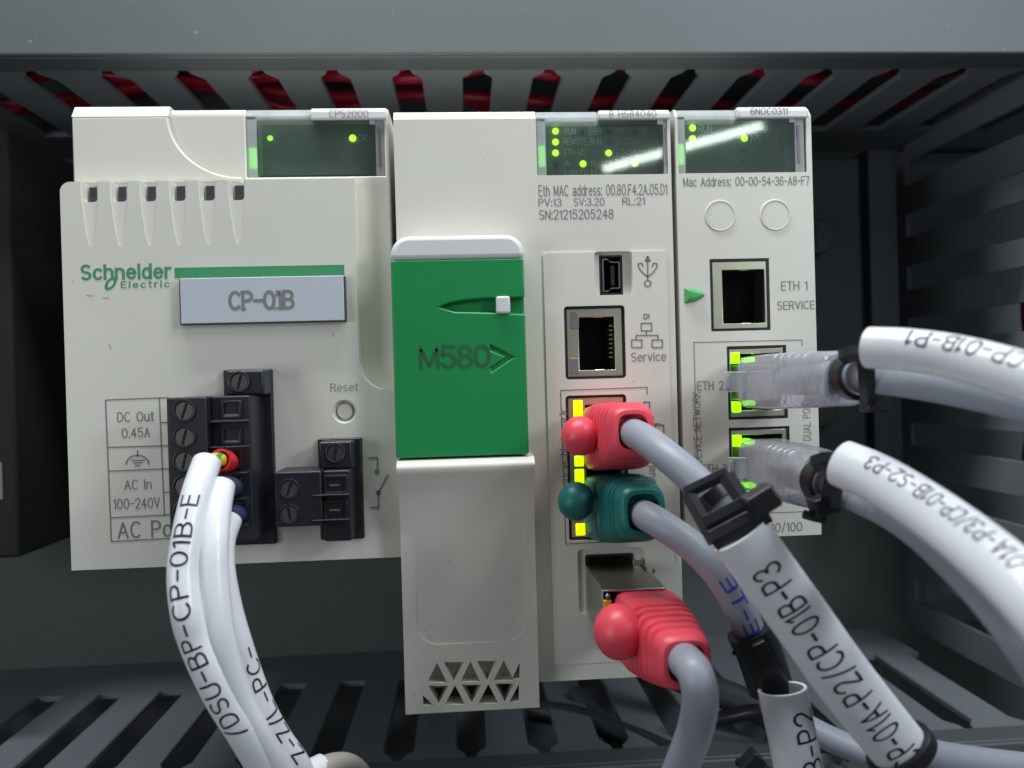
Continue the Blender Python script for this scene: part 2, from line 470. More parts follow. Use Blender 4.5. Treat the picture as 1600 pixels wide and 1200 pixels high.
M = dict(
 white=mat('white_plastic', (.72, .71, .625), .42, var=.05, bump=.12, bscale=2600, spots=.35),
 cap=mat('white_cap_plastic', (.76, .76, .75), .38, var=.02, bump=.06, bscale=2600),
 green=mat('green_plastic', (.012, .27, .075), .42, var=.05, bump=.10, bscale=2600),
 logo=mat('green_print', (.05, .30, .13), .6, var=.05),
 black=mat('black_plastic', (.018, .019, .026), .38, var=.2, bump=.15, bscale=1800),
 void=mat('dark_interior', (.006, .006, .008), .8, var=.2),
 purple=mat('dim_interior', (.07, .06, .08), .7, var=.2),  # tone of the shade inside the vents, put into the colour
 grey_ink=mat('grey_ink', (.22, .22, .22), .7, var=.2),
 pale_ink=mat('pale_ink', (.33, .33, .32), .7, var=.2),
 black_ink=mat('black_ink', (.012, .012, .015), .5, var=.1),
 blue_ink=mat('blue_ink', (.05, .07, .45), .5, var=.15),
 engrave=mat('engraved_green', (.022, .12, .045), .6, var=.1),
 plate=mat('name_plate_grey', (.56, .61, .66), .35, var=.03, coat=.2),
 plate_edge=mat('name_plate_edge', (.06, .065, .075), .5),
 metal=mat('tin_shell', (.74, .74, .56), .36, metal=1, var=.08, bump=.05, bscale=600),
 steel=mat('nickel_shell', (.42, .40, .36), .30, metal=1, var=.1, bump=.08, bscale=500),
 gold=mat('gold_contact', (.75, .58, .25), .3, metal=1),
 screw=mat('zinc_screw', (.19, .185, .165), .4, metal=1, var=.15, bump=.2, bscale=700),
 lightpipe=mat('grey_light_pipe', (.20, .19, .22), .25, var=.1),
 red=mat('red_boot', (.84, .075, .115), .40, var=.05, bump=.12, bscale=1500, sss=.15),
 teal=mat('green_boot', (.006, .14, .13), .42, var=.06, bump=.12, bscale=1500),
 cable=mat('grey_cable', (.33, .35, .405), .42, var=.05, bump=.08, bscale=500),
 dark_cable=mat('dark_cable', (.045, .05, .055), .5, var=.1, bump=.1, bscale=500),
 sleeve=mat('white_sleeve', (.84, .85, .89), .28, var=.02, bump=.04, bscale=260, sss=.12, spots=.12),
 ivory=mat('ivory_sheath', (.38, .36, .31), .45, var=.06),
 tie=mat('black_nylon', (.014, .015, .018), .33, var=.2, bump=.1, bscale=1200),
 redwire=mat('red_wire', (.46, .016, .05), .32, var=.15),
 blue=mat('blue_ferrule', (.045, .06, .13), .4, var=.1),
 redferrule=mat('red_ferrule', (.72, .02, .03), .35, var=.06),
 duct_cover_dimmed=mat('grey_duct_cover_dimmed', (.105, .118, .124), .5, var=.05, bump=.12, bscale=1400, spots=.25, dirt=(.55, .55, .55)),  # duct grey darkened, dimmer light on the cover put into the colour
 duct=mat('grey_duct_plastic', (.20, .22, .24), .5, var=.05, bump=.12, bscale=1400, spots=.25, dirt=(.55, .55, .55)),
 panel=mat('grey_panel_paint', (.13, .145, .142), .6, spec=.25, var=.08, bump=.25, bscale=900, spots=.2),
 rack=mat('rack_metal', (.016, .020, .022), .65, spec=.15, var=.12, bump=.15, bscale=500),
 device=mat('dark_device', (.008, .008, .008), .8, var=.1),
 led=emis('green_led', (.40, 1.0, .03), 1.6),
 led_y=emis('yellow_green_led', (.62, 1.0, .04), 1.6),
 led_dim=mat('unlit_led', (.06, .075, .07), .3),
 glow=emis('green_light_guide', (.22, .75, .10), .75),  # LED light leaking into the clear frame, put in as emission
 port_led=emis('port_led', (.30, 1.0, .0), 1.3),
 port_led_y=emis('port_led_lime', (.55, 1.0, .0), 1.25),
 win=mat('window_print_ground', (.22, .30, .26), .4, var=.1),
 win_ink=mat('window_print', (.95, .98, .95), .6),
 pane=pane_mat('smoked_pane', (.82, .92, .86), .05),
 frost=clear('frosted_clear_plastic', (.72, .76, .76), .55, .25),
 boot=clear('clear_boot_plastic', (.74, .74, .78), .60, .15, (.93, .93, .96), .6),
 yellow=mat('yellow_wire', (.75, .55, .03), .4),
 wiregreen=mat('green_wire', (.05, .30, .08), .4),
)
# striped earth wire
def stripe_mat():
    mt = M['yellow'].copy(); mt.name = 'green_yellow_wire'
    nt = mt.node_tree; N, Lk = nt.nodes, nt.links
    tc = N.new('ShaderNodeTexCoord'); wv = N.new('ShaderNodeTexWave'); wv.inputs['Scale'].default_value = 180; wv.bands_direction = 'X'
    Lk.new(tc.outputs['Object'], wv.inputs['Vector'])
    rp = N.new('ShaderNodeValToRGB'); rp.color_ramp.interpolation = 'CONSTANT'
    rp.color_ramp.elements[0].color = (.75, .55, .03, 1); rp.color_ramp.elements[1].color = (.05, .30, .08, 1); rp.color_ramp.elements[1].position = .66
    Lk.new(wv.outputs['Fac'], rp.inputs['Fac']); Lk.new(rp.outputs['Color'], N['Principled BSDF'].inputs['Base Color'])
    return mt
M['earth'] = stripe_mat()

# ------------------------------------------------------------------ the setting: mounting panel
tag(build('panel', MB().box(-420, 420, 140, 143, -330, 330), M['panel']), kind='structure')
tag(build('cabinet_wall', MB().box(-424, -421, -60, 143, -330, 330), M['panel']), kind='structure')

# rack that carries the modules
rack = empty('mounting_rack', 'dull grey metal mounting rack behind the three white modules', 'rack')
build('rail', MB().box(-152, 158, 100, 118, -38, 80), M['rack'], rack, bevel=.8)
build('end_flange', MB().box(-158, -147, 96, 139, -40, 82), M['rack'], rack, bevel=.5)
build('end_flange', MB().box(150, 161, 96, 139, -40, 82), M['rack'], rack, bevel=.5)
zs0, zs1 = Z(35, 632, 96), Z(35, 465, 96)
build('slot', MB().box(-156.5, -150.5, 95.2, 95.9, zs0, zs1), M['void'], rack)
for px, py in ((1285, 372), (1290, 640)):
    c = P(px-12, py, 99)
    s = build('screw', MB().disc((c.x, c.z), 6.4, 96.5, 100, 28), M['rack'], rack, bevel=.6)
    build('screw_slot', MB().box(c.x-.7, c.x+.7, 96.2, 96.45, c.z-4.5, c.z+4.5), M['void'], s)

# dark device left of the rack
dv = empty('neighbouring_device', 'dark device casing at the left edge beside the rack', 'device')
xr, zb = X(26, 700, 60), Z(15, 872, 60)
build('casing', MB().box(xr-60, xr, 60, 138, zb, 80), M['device'], dv, bevel=1)
build('sticker', MB().box(X(-30, 750, 60), X(4, 750, 60), 59.8, 59.95, Z(0, 780, 60), Z(0, 722, 60)), M['grey_ink'], dv)

# ------------------------------------------------------------------ slotted wiring ducts
PITCH = 21.9
def finger_outline(L0, Ls, Lt, gap, neck, pitch=PITCH):
    """one tooth between two slots: from the root L0 to the shoulder Ls to the tip Lt (along the depth)"""
    h, t = (pitch-gap)/2, (pitch-neck)/2
    sgn = 1 if Lt > L0 else -1
    o = [(-h, L0), (-h, Ls)]
    for i in range(1, 6):
        a = i/5
        o.append((-h-(t-h)*(a*a*(3-2*a)), Ls+(Lt-Ls)*.55*a))
    o += [(-t, Lt)]
    return o+[(-x, y) for x, y in o[::-1]]
def duct_h(name, label, zw, up, zfar, x0, phase, n, ytip, yshoulder, yroot, cover_y, lip):
    """horizontal duct: slotted wall at z = zw, body going up (1) or down (-1)"""
    d = empty(name, label, 'wiring duct')
    x1 = x0+n*PITCH
    build('base', MB().box(x0, x1, 136.5, 139.5, min(zw, zfar), max(zw, zfar)), M['duct'], d)
    build('wall_root', MB().box(x0, x1, yroot, 136.4, min(zw, zw+up*2), max(zw, zw+up*2)), M['duct'], d)
    mb = MB().prismz(finger_outline(yroot-.02, yshoulder, ytip, 9.2, 3.2), min(0, up*2), max(0, up*2))
    proto = build('duct_finger', mb, M['duct'], d, bevel=.25, seg=1)
    for i in range(n):
        o = proto if i == 0 else proto.copy()
        if i: COL.objects.link(o); o.parent = d
        o.location = ((phase+PITCH*(i+.5))*S, 0, zw*S)
    c = MB()
    c.box(x0, x1, cover_y, cover_y+2, min(zw-up*1.2, zfar), max(zw-up*1.2, zfar))
    c.box(x0, x1, cover_y+2.01, lip, min(zw-up*1.2, zw-up*.1), max(zw-up*1.2, zw-up*.1))
    build('cover', c, M['duct_cover_dimmed'], d, bevel=.5)
    build('outer_wall', MB().box(x0, x1, cover_y+2.05, 136.4, min(zfar, zfar-up*2), max(zfar, zfar-up*2)-.01), M['duct'], d)
    return d
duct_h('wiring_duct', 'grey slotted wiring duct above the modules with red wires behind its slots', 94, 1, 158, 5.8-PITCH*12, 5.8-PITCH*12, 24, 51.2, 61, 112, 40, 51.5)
ph = PZ = None
def onZ(px, py, Zv):
    d = FW + RT*((px-800)/FPX) - UP*((py-600)/FPX); return CAM+d*((Zv-CAM.z)/d.z)
def onX(px, py, Xv):
    d = FW + RT*((px-800)/FPX) - UP*((py-600)/FPX); return CAM+d*((Xv-CAM.x)/d.x)
xs = onZ(265, 1085, -111).x
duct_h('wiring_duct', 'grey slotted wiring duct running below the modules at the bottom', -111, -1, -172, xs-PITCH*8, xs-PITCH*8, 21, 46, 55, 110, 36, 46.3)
# upright duct at the right
dr = empty('wiring_duct', 'dark upright slotted wiring duct at the right edge', 'wiring duct')
XW = 186.0
z0 = onX(1600, 392, XW).z
zbot, ztop = -109.0, 92.0
build('base', MB().box(XW, XW+60, 136.5, 139.5, zbot, ztop), M['duct'], dr)
build('wall_root', MB().box(XW, XW+2, 132, 136.4, zbot, ztop), M['duct'], dr)
fo = finger_outline(131.98, 61, 51.2, 9.8, 3.2)
mbf = MB().prismz(fo, 0, 2)
mbf.v = [(z, y, x) for x, y, z in mbf.v]
zk = z0-PITCH*6.5; first = None
while zk < ztop+5:
    if zk > zbot+4:
        if first is None:
            first = o = build('duct_finger', mbf, M['duct'], dr, bevel=.25, seg=1)
        else:
            o = first.copy(); COL.objects.link(o); o.parent = dr
        o.location = (XW*S, 0, zk*S)
    zk += PITCH
build('cover', MB().box(XW-1.2, XW+60, 40, 42, zbot, ztop).box(XW-1.2, XW-.1, 42.01, 51.5, zbot, ztop), M['duct'], dr, bevel=.5)

# red wires inside the ducts
G = 'red wires inside the upper duct'
rw = random.Random(3)
for k in range(8):
    yb = 54+rw.random()*58; zb = 98.2+rw.random()*5+(2 if yb < 62 else 0)
    pts = []
    for i in range(13):
        x = -262+i*42
        pts.append((x, min(128, max(53, yb+rw.uniform(-15, 15))), max(98.4, zb+rw.uniform(-3, 7))))
    mb = tube(MB(), Path(pts, 90, (0, 0, 1)), rw.uniform(1.5, 2.3), k=12)
    tag(build('red_wire', mb, M['redwire']), 'thin red wire lying in the grey duct above the modules', 'wire', G)
for x0 in (-60, -16, 26, 48, 72):
    pts = [(x0-9, 60, 106), (x0-5, 62, 98.5), (x0+1, 57, 97.2), (x0+6, 63, 99), (x0+11, 75, 112)]
    tag(build('red_wire', tube(MB(), Path(pts, 40, (1, 0, 0)), 1.5, k=10), M['redwire']), 'thin red wire lying in the grey duct above the modules', 'wire', G)
for k in range(2):
    yb = 96+k*16; pts = [(XW+34+rw.uniform(0, 10), yb+rw.uniform(-7, 7), -105+i*32) for i in range(7)]
    tag(build('red_wire', tube(MB(), Path(pts, 50, (1, 0, 0)), 1.6, k=10), M['redwire']), 'thin red wire standing in the dark upright duct at the right', 'wire', 'red wires inside the upright duct')

# ------------------------------------------------------------------ shared module pieces
def frame_pts(r): x0, x1, z0, z1 = r; return [(x0, z0), (x1, z0), (x1, z1), (x0, z1)]
def dot(px, py, Y, r, mt, parent, name='led'):
    c = P(px, py, Y)
    return build(name, MB().disc((c.x, c.z), r, Y-.18, Y+.1, 20), mt, parent, bevel=.1)
def cutbox(px, Y0, Y1):
    x0, x1, z0, z1 = R(*px, 0); return MB().box(x0, x1, Y0, Y1, z0, z1)
def cutround(px, Y0, Y1, r):
    x0, x1, z0, z1 = R(*px, 0); return MB().prism(rrect(x0, x1, z0, z1, r), Y0, Y1)
def eth_port(px, cav, parent, tabs=True, rim=.6):
    """metal lined socket: px opening, cav the dark mouth inside it"""
    x0, x1, z0, z1 = R(*px, 0)
    t = .5
    o = build('ethernet_port', MB().ring(frame_pts((x0+.05, x1-.05, z0+.05, z1-.05)), frame_pts((x0+rim, x1-rim, z0+rim, z1-rim)), .15, 9), M['black'], parent)
    c0, c1, d0, d1 = R(*cav, 0)
    mb = MB().ring(frame_pts((x0+rim+.02, x1-rim-.02, z0+rim+.02, z1-rim-.02)), frame_pts((c0, c1, d0, d1)), .3, 1.1)
    build('shell', mb, M['metal'], o, bevel=.12)
    build('liner', MB().ring(frame_pts((x0+rim+.02, x1-rim-.02, z0+rim+.02, z1-rim-.02)), frame_pts((c0-.01, c1+.01, d0-.01, d1+.01)), 1.12, 8.4), M['void'], o)
    mb = MB().box(c0+.01, c1-.01, 8.5, 9, d0+.01, d1-.01)
    build('cavity', mb, M['void'], o)
    if tabs:
        xm = (c0+c1)/2+.6
        mb = MB().box(xm-1.2, xm+1.2, .55, 1.6, d1-.15, d1+.75).box(xm-1.2, xm+1.2, .55, 1.6, d0-.75, d0+.15)
        build('spring_tab', mb, M['metal'], o, bevel=.2)
    return o
def window_box(parent, px_open, px_dark, tagpx, tagtext, textpx, Yf, topz, guides=True):
    """status window: dark printed ground behind a smoked pane, clear frame, white tag on the top lip"""
    x0, x1, z0, z1 = R(*px_open, Yf)
    d0, d1, e0, e1 = R(*px_dark, Yf)
    w = build('status_window', MB().box(d0, d1, Yf+3.2, Yf+4, e0, e1), M['win'], parent)
    # slightly bowed smoked pane
    v, f = [], []
    n = 10
    for i in range(n+1):
        z = e0+(e1-e0)*i/n
        b = .03*(2*i/n-1)**2
        v += [(d0-.3, Yf+.25+b, z), (d1+.3, Yf+.25+b, z)]
    f = [(2*i, 2*i+1, 2*i+3, 2*i+2) for i in range(n)]
    mb = MB().add(v, f)
    v2 = [(a, b+.9, c) for a, b, c in v]
    mb.add(v2, [q[::-1] for q in f])
    m2 = 2*(n+1)
    mb.f += [(2*i, 2*i+2, m2+2*i+2, m2+2*i) for i in range(n)]+[(2*i+1, m2+2*i+1, m2+2*i+3, 2*i+3) for i in range(n)]
    build('pane', mb, M['pane'], w)
    fr = MB()
    fr.box(x0+.05, d0-.32, Yf+.3, Yf+4.5, z0+.05, topz-2.2)
    fr.box(d1+.32, x1-.05, Yf+.3, Yf+4.5, z0+.05, topz-2.2)
    t0, t1, u0, u1 = R(*tagpx, Yf)
    fr.prismx([(Yf+.3, e1+.02), (Yf+.3, topz-2.0), (Yf+1.9, topz-.25), (Yf+6, topz-.25), (Yf+6, e1+.02)], x0+.05, t0-.05)
    build('clear_frame', fr, M['frost'], parent, bevel=.25)
    lt = MB().prismx([(Yf-.5, u0), (Yf-.5, u1-.9), (Yf+.6, u1), (Yf+6, u1), (Yf+6, u0)], t0, t1)
    lab = build('label_tag', lt, M['cap'], parent, bevel=.35)
    print_text(tagtext, textpx, Yf-.5, M['grey_ink'] if tagtext[0] == '6' else M['pale_ink'], lab)
    if guides:
        build('light_guide', MB().box(x0+.5, d0-.6, Yf+.5, Yf+1.2, z0+2.2, z0+7.2), M['glow'], parent, bevel=.34, seg=3)
        build('catch', MB().box(d1+1.0, d1+1.55, Yf+.1, Yf+.28, z0+2.4, z1-4.2), M['lightpipe'], parent)
        build('catch', MB().box(d1-.9, d1+.5, Yf+.02, Yf+.26, z1-3.6, z1-2.2), M['frost'], parent, bevel=.2)
    return w

# ------------------------------------------------------------------ power supply
psu = empty('power_supply', 'wide white power supply module with black terminal block, left of the green door', 'power supply')
XL, XR, ZB, ZT = -89.6, -17.0, -39.9, 47.0
YH = 5.0
ZH = Z(250, 170, YH+1.4)
xh0 = X(115, 225, YH)
w_open = (384, 171, 604, 276)
hx0, hx1, hz0, hz1 = R(*w_open, YH)
cutw = MB().box(hx0, XR+.0-.9, YH-3, YH+6, hz0, ZH+5)
build('housing', MB().prismx([(YH, ZB+.2), (YH, ZH-2.6), (YH+1.6, ZH-.3), (YH+4, ZH), (97, ZH), (97, ZB+.2)], xh0, XR), M['white'], psu, bevel=.3, cut=[cutw])
# raised shoulder with the curved edge
pts = [(xh0+.15, ZH-2.55), (xh0+.15, hz0-1)]
a0, a1 = P(378, 277, YH-.8), P(262, 172, YH-.8)
arcp = []
for i in range(15):
    t = i/14*math.pi/2
    arcp.append((a0.x-(a0.x-a1.x)*math.sin(t), ZH-2.55-(ZH-2.55-a0.z)*math.cos(t)))
# concave quarter, centre at the upper right
arcp = [(a1.x+(a0.x-a1.x)*(1-math.cos(i/14*math.pi/2)), (ZH-2.55)-(ZH-2.55-a0.z)*math.sin(i/14*math.pi/2)) for i in range(15)][::-1]
build('shoulder', MB().prism(pts+[(a0.x, hz0-1)]+arcp, YH-.9, YH-.02), M['white'], psu, bevel=.45, seg=3)
build('shoulder_lip', MB().prismx([(YH-.9, ZH-2.56), (YH+.75, ZH+.25), (YH+7, ZH+.25), (YH+7, ZH+.03), (YH+3.9, ZH+.03), (YH+1.5, ZH-.27), (YH-.03, ZH-2.56)], xh0+.15, a1.x), M['white'], psu)
# front block with finger scoop and vent notches
xs_ = X(557, 420, 0); zc = Z(557, 565, 0); zbm = Z(605, 608, 0); xrs = X(602, 600, 0)
outl = [(XL, ZB), (XL, ZT-2.2)]
for i in range(1, 6):
    a = math.radians(180-90*i/5); outl.append((XL+2.2+2.2*math.cos(a), ZT-2.2+2.2*math.sin(a)))
outl += [(xs_, ZT)]
for i in range(9):
    a = math.radians(180+90*i/8)
    outl.append((xrs+(xrs-xs_)*math.cos(a), zc+(zc-zbm)*math.sin(a)))
outl += [(XR+.9, zbm), (XR+.9, ZB)]
cuts = []
vent_x = [X(p, 300, 0) for p in (140, 186, 232, 278, 324, 370)]
for vx in vent_x:
    c = MB(); n = 14; v = []
    prof = [(ZT+2, 2.0), (ZT-3.5, 1.9), (ZT-8, 1.45), (ZT-12, .95), (ZT-14.5, .35)]
    for zz, r in prof:
        v += [(vx+r*math.cos(2*math.pi*i/n), -.0+r*.22*math.sin(2*math.pi*i/n), zz) for i in range(n)]
    f = [(k*n+i, k*n+(i+1)%n, (k+1)*n+(i+1)%n, (k+1)*n+i) for k in range(len(prof)-1) for i in range(n)]
    f += [tuple(range(n-1, -1, -1)), tuple((len(prof)-1)*n+i for i in range(n))]
    cuts.append(c.add(v, f))
    cuts.append(MB().prism(rrect(vx-1.55, vx+1.55, ZT-4.5, ZT+3, .8), -.3, 2.8))
rb = P(538, 643, 0)
cuts.append(MB().disc((rb.x, rb.z), 3.0, -.6, 1.6, 28, 2.0))
front = build('front_block', MB().prism(outl, 0, YH-.02), M['white'], psu, bevel=.8, seg=3, cut=cuts, angle=20)
for vx in vent_x:
    build('vent_slot_shade', MB().box(vx-1.1, vx+1.5, 2.2, 2.78, ZT-4.4, ZT-.7), M['purple'], psu)  # dark insert standing in for the shade inside the notch
build('reset_button', MB().disc((rb.x, rb.z), 1.75, .75, 1.55, 24), M['white'], psu, bevel=.2)
print_text('Reset', (517, 599, 559, 611), 0, M['pale_ink'], psu)
# window
w = window_box(psu, w_open, (404, 187, 584, 273), (485, 168, 604, 187), 'CPS2000', (515, 172, 575, 183), YH, ZH)
dot(422, 216, YH+3.0, .62, M['led'], w); dot(551, 216, YH+3.0, .85, M['led_y'], w)
print_text('BUS', (431, 211, 450, 221), YH+3.15, M['grey_ink'], w); print_text('OK', (560, 211, 574, 221), YH+3.15, M['win_ink'], w)
# maker's mark, stripe and name plate
print_text('Schneider', (128, 414, 266, 435), 0, M['logo'], psu, 'maker_mark', bold=.06, gap=.27)
print_text('Electric', (190, 439.5, 264, 449), 0, M['logo'], psu, 'maker_mark', bold=.03, gap=.42)
c = P(173, 443, 0)
el = lambda rx, rz, s: [(c.x+rx*math.cos(t)+.45*rz*math.sin(t)*s, c.z+rz*math.sin(t)) for t in [2*math.pi*i/24 for i in range(24)]]
build('maker_leaf', MB().ring(el(1.15, 1.5, 1), el(.55, .85, 1.1), -.05, .1), M['logo'], psu)
x0, x1, z0, z1 = R(273, 416, 538, 432, 0)
build('green_stripe', MB().box(x0, x1, -.06, .1, z0, z1), M['logo'], psu)
x0, x1, z0, z1 = R(280, 433, 540, 505, -1.6)
npl = build('name_plate', MB().box(x0+.35, x1-.35, -1.85, -.9, z0+.25, z1), M['plate'], psu, bevel=.12)
build('holder', MB().box(x0, x1, -1.5, .1, z0, z1-.05), M['plate_edge'], npl, bevel=.1)
X0, X1, Z0, Z1 = R(359, 456, 458, 482, -1.85)
mb = ribbon_text(MB(), 'CP-01B', lambda u, v, l=0: (X0+u*(X1-X0), -1.88-l, Z0+v*(Z1-Z0)), w=.2, gap=.2)
W = strokes('CP-01B', .2)[1]
for k, (u, v, l) in enumerate(((.86, 0, .34), (.80, 1, .24), (2.62+.20, 0, .46), (3.04, 0, .3), (3.04, 1, .3), (.58, .80, .1))):
    xa = X0+(u-l/2)/W*(X1-X0); xb = X0+(u+l/2)/W*(X1-X0); zz = Z0+v*(Z1-Z0)
    yy = -1.91-.002*k
    mb.add([(xa, yy, zz-.2), (xb, yy, zz-.2), (xb, yy, zz+.2), (xa, yy, zz+.2)], [(0, 1, 2, 3)])
build('printed_text', mb, M['grey_ink'], npl, smooth=False, fix=False)
# printed table
tb = MB()
def ln(a, b, w=.28): pa, pb = P(*a, 0), P(*b, 0); tb.bar((pa.x, pa.z), (pb.x, pb.z), w, -.05, .1)
for a, b in (((165, 625), (264, 621)), ((165, 625), (174, 846)), ((249, 621), (257, 806)), ((169, 699), (266, 696)), ((171, 736), (266, 732)), ((173, 809), (268, 804)),
             ((174, 846), (268, 841)), ((251, 660), (264, 660)), ((256, 769), (266, 769))): ln(a, b)
build('printed_table', tb, M['grey_ink'], psu)
tb = MB()
ln((215, 703), (215, 714)); ln((205, 719), (226, 719)); ln((208, 723), (222, 723)); ln((211, 727), (219, 727))
for i in range(10):
    g = lambda k: (215+18*math.cos(math.pi*k/10), 726-15*math.sin(math.pi*k/10)); ln(g(i), g(i+1), .3)
build('earth_symbol', tb, M['grey_ink'], psu)
for s, r in (('DC Out', (184, 644, 240, 658)), ('0.45A', (191, 669, 234, 683)), ('AC In', (195, 750, 236, 764)), ('100-240V', (178, 779, 249, 794)), ('AC Power', (185, 814, 318, 838))):
    print_text(s, r, 0, M['grey_ink'], psu)
tb = MB()
for a, b in (((576, 715), (590, 715)), ((590, 715), (590, 733)), ((591, 770), (606, 742)), ((591, 772), (592, 793)), ((592, 793), (578, 793))): ln(a, b, .35)
for q in ((589, 737), (591, 770)): cc = P(*q, 0); tb.disc((cc.x, cc.z), .6, -.05, .1, 14)
build('switch_symbol', tb, M['grey_ink'], psu)
# small scuffs on the front
for a, b in (((170, 537), (174, 545)), ((135, 461), (146, 462)), ((160, 465), (171, 466)), ((520, 520), (522, 527))):
    pa, pb = P(*a, 0), P(*b, 0)
    build('scuff_mark', MB().bar((pa.x, pa.z), (pb.x, pb.z), .3, -.03, .05), mat('scuff_grey', (.45, .44, .41), .6) if 'scuff_grey' not in bpy.data.materials else bpy.data.materials['scuff_grey'], psu)

# terminal blocks
def screw_head(px, py, Y, r, parent, ang=70):
    c = P(px, py, Y)
    s = build('screw_well', MB().torus((c.x, c.z), r, .28, Y, 28), M['black'], parent)
    build('screw', MB().disc((c.x, c.z), r-.25, Y-.02, Y+.3, 22), M['screw'], s, bevel=.1)
    a = math.radians(ang); d = (math.cos(a)*(r-.5), math.sin(a)*(r-.5))
    build('screw_slot', MB().bar((c.x-d[0], c.z-d[1]), (c.x+d[0], c.z+d[1]), .55, Y-.06, Y+.02), M['void'], s)
YT = -14.0
tbk = build('terminal_block', MB().box(X(352, 700, -1), X(430, 700, 0), -1.2, .4, Z(390, 850, 0), Z(390, 577, 0)), M['black'], psu, bevel=.4)
bx0, bx1 = X(262, 720, YT), X(388, 720, YT)
bz0, bz1 = Z(320, 852, YT), Z(320, 620, YT)
xm = X(325, 720, YT)
build('body', MB().box(bx0, xm, YT, -.02, bz0, bz1).box(xm, bx1, YT+2.5, -.02, bz0, bz1), M['black'], tbk, bevel=.4)
ux0, ux1, uz0, uz1 = R(353, 579, 385, 615, -7)
build('end_ear', MB().box(ux0, X(420, 595, -3), -7, -1.22, bz1+.02, uz1), M['black'], tbk, bevel=.5)
screw_head(374, 597, -7.1, 2.1, tbk, 75)
row = [640, 681, 719, 758, 797]
for y in row[:5]: screw_head(288, y+2, YT-.05, 2.15, tbk, 60+y % 37)
for y in row:
    x0, x1, z0, z1 = R(346, y-14, 378, y+14, YT+2.4)
    g = build('wire_entry', MB().ring(frame_pts((x0, x1, z0, z1)), frame_pts((x0+.6, x1-.6, z0+.5, z1-.5)), YT+2.1, YT+2.6), M['black'], tbk, bevel=.12)
    build('clamp', MB().box(x0+.62, x1-.62, YT+2.35, YT+2.45, z0+.5, z0+.95), M['lightpipe'], g)
for y in (659, 699, 740, 781, 823):
    x0, x1, z0, z1 = R(328, y-1.5, 386, y+1.5, YT)
    build('divider', MB().prismx([(YT-.2, z0+.1), (YT-.2, z1), (YT+2.6, z1+.25), (YT+2.6, z0-.2)], x0, x1), M['black'], tbk, bevel=.12)
YS = -10.0
rb_ = build('relay_block', MB().box(X(498, 760, -1), X(568, 760, 0), -1.0, .4, Z(532, 842, 0), Z(532, 684, 0)), M['black'], psu, bevel=.4)
rx0, rx1, rz0, rz1 = R(428, 737, 503, 823, YS)
qx0, qx1, qz0, qz1 = R(503, 735, 548, 846, YS+1.5)
build('body', MB().box(rx0, rx1, YS, -.02, rz0, rz1).box(rx1+.01, qx1, YS+1.5, -.02, qz0, qz1), M['black'], rb_, bevel=.4)
ux0, ux1, uz0, uz1 = R(498, 690, 542, 730, -6)
build('end_ear', MB().box(ux0, ux1+1.2, -6, -1.02, qz1+.02, uz1), M['black'], rb_, bevel=.5)
screw_head(524, 708, -6.1, 2.0, rb_, 80)
screw_head(452, 764, YS-.05, 2.0, rb_, 70); screw_head(452, 803, YS-.05, 2.0, rb_, 100)
for y in (757, 796):
    x0, x1, z0, z1 = R(506, y-15, 544, y+15, YS+1.5)
    g = build('wire_entry', MB().ring(frame_pts((x0, x1, z0, z1)), frame_pts((x0+.6, x1-.6, z0+.6, z1-.6)), YS+1.0, YS+1.55), M['black'], rb_, bevel=.12)
    build('clamp', MB().box(x0+1.2, x1-1.8, YS+1.3, YS+1.45, (z0+z1)/2-.3, (z0+z1)/2+.1), M['gold'], g)
for y in (774, 813):
    x0, x1, z0, z1 = R(488, y-1.5, 546, y+1.5, YS)
    build('divider', MB().prismx([(YS-.3, z0+.1), (YS-.3, z1), (YS+1.6, z1+.2), (YS+1.6, z0-.2)], x0, x1), M['black'], rb_, bevel=.12)

# ------------------------------------------------------------------ processor module
cpu = empty('processor_module', 'tall white processor module with green door between the two other modules', 'controller')
CX0, CX1, CZT = -15.3, 49.0, 62.8
CZB = -70.3
p_usb = (929, 393, 988, 462)
p_srv = (882, 478, 977, 592)
p_dual = (886, 617, 981, 843)
p_sfp = (916, 866, 990, 960)
cwin = (838, 171, 1049, 273)
x0, x1, z0, z1 = R(*cwin, 0)
cuts = [MB().box(x0, CX1-.7, -2, 6.2, z0, CZT+4), cutround(p_usb, -1, 1.4, .8), cutround(p_srv, -1, 12, .8), cutround(p_dual, -1, 12, .8), cutround(p_sfp, -1, 12, .6)]
ux = R(938, 397, 975, 460, 0)
cuts.append(MB().box(ux[0], ux[1], -1, 8, ux[2], ux[3]))
sx = R(903, 856, 1008, 955, 0)
cuts.append(MB().prism(rrect(*sx, 1.0), -1, .5))
build('housing', MB().prismx([(0, CZB), (0, CZT-2.4), (1.5, CZT-.3), (3.5, CZT), (97, CZT), (97, CZB)], CX0, CX1), M['white'], cpu, bevel=.3, cut=cuts)
cw = window_box(cpu, cwin, (856, 190, 1034, 274), (935, 171, 1047, 187), '8 H584040', (952, 173, 1025, 183), 0, CZT)
for s, r in (('RUN', (882, 200, 899, 210)), ('ERR', (921, 200, 939, 210)), ('I/O', (962, 200, 974, 210)), ('DL', (1003, 200, 1014, 210)), ('REMOTE RUN', (881, 216, 939, 226)),
             ('BACKUP', (963, 216, 998, 226)), ('ETH MS', (882, 233, 914, 243)), ('ETH NS', (963, 233, 995, 243)), ('A', (882, 251, 889, 260)), ('B', (924, 251, 930, 260)),
             ('PLC', (962, 250, 978, 260)), ('FORCED IO', (882, 266, 931, 274))):
    print_text(s, r, 3.15, M['win_ink'], cw)
for q in ((868, 205), (868, 222), (868, 239), (951, 239), (911, 256), (992, 255)): dot(*q, 3.0, .78, M['led_y'], cw)
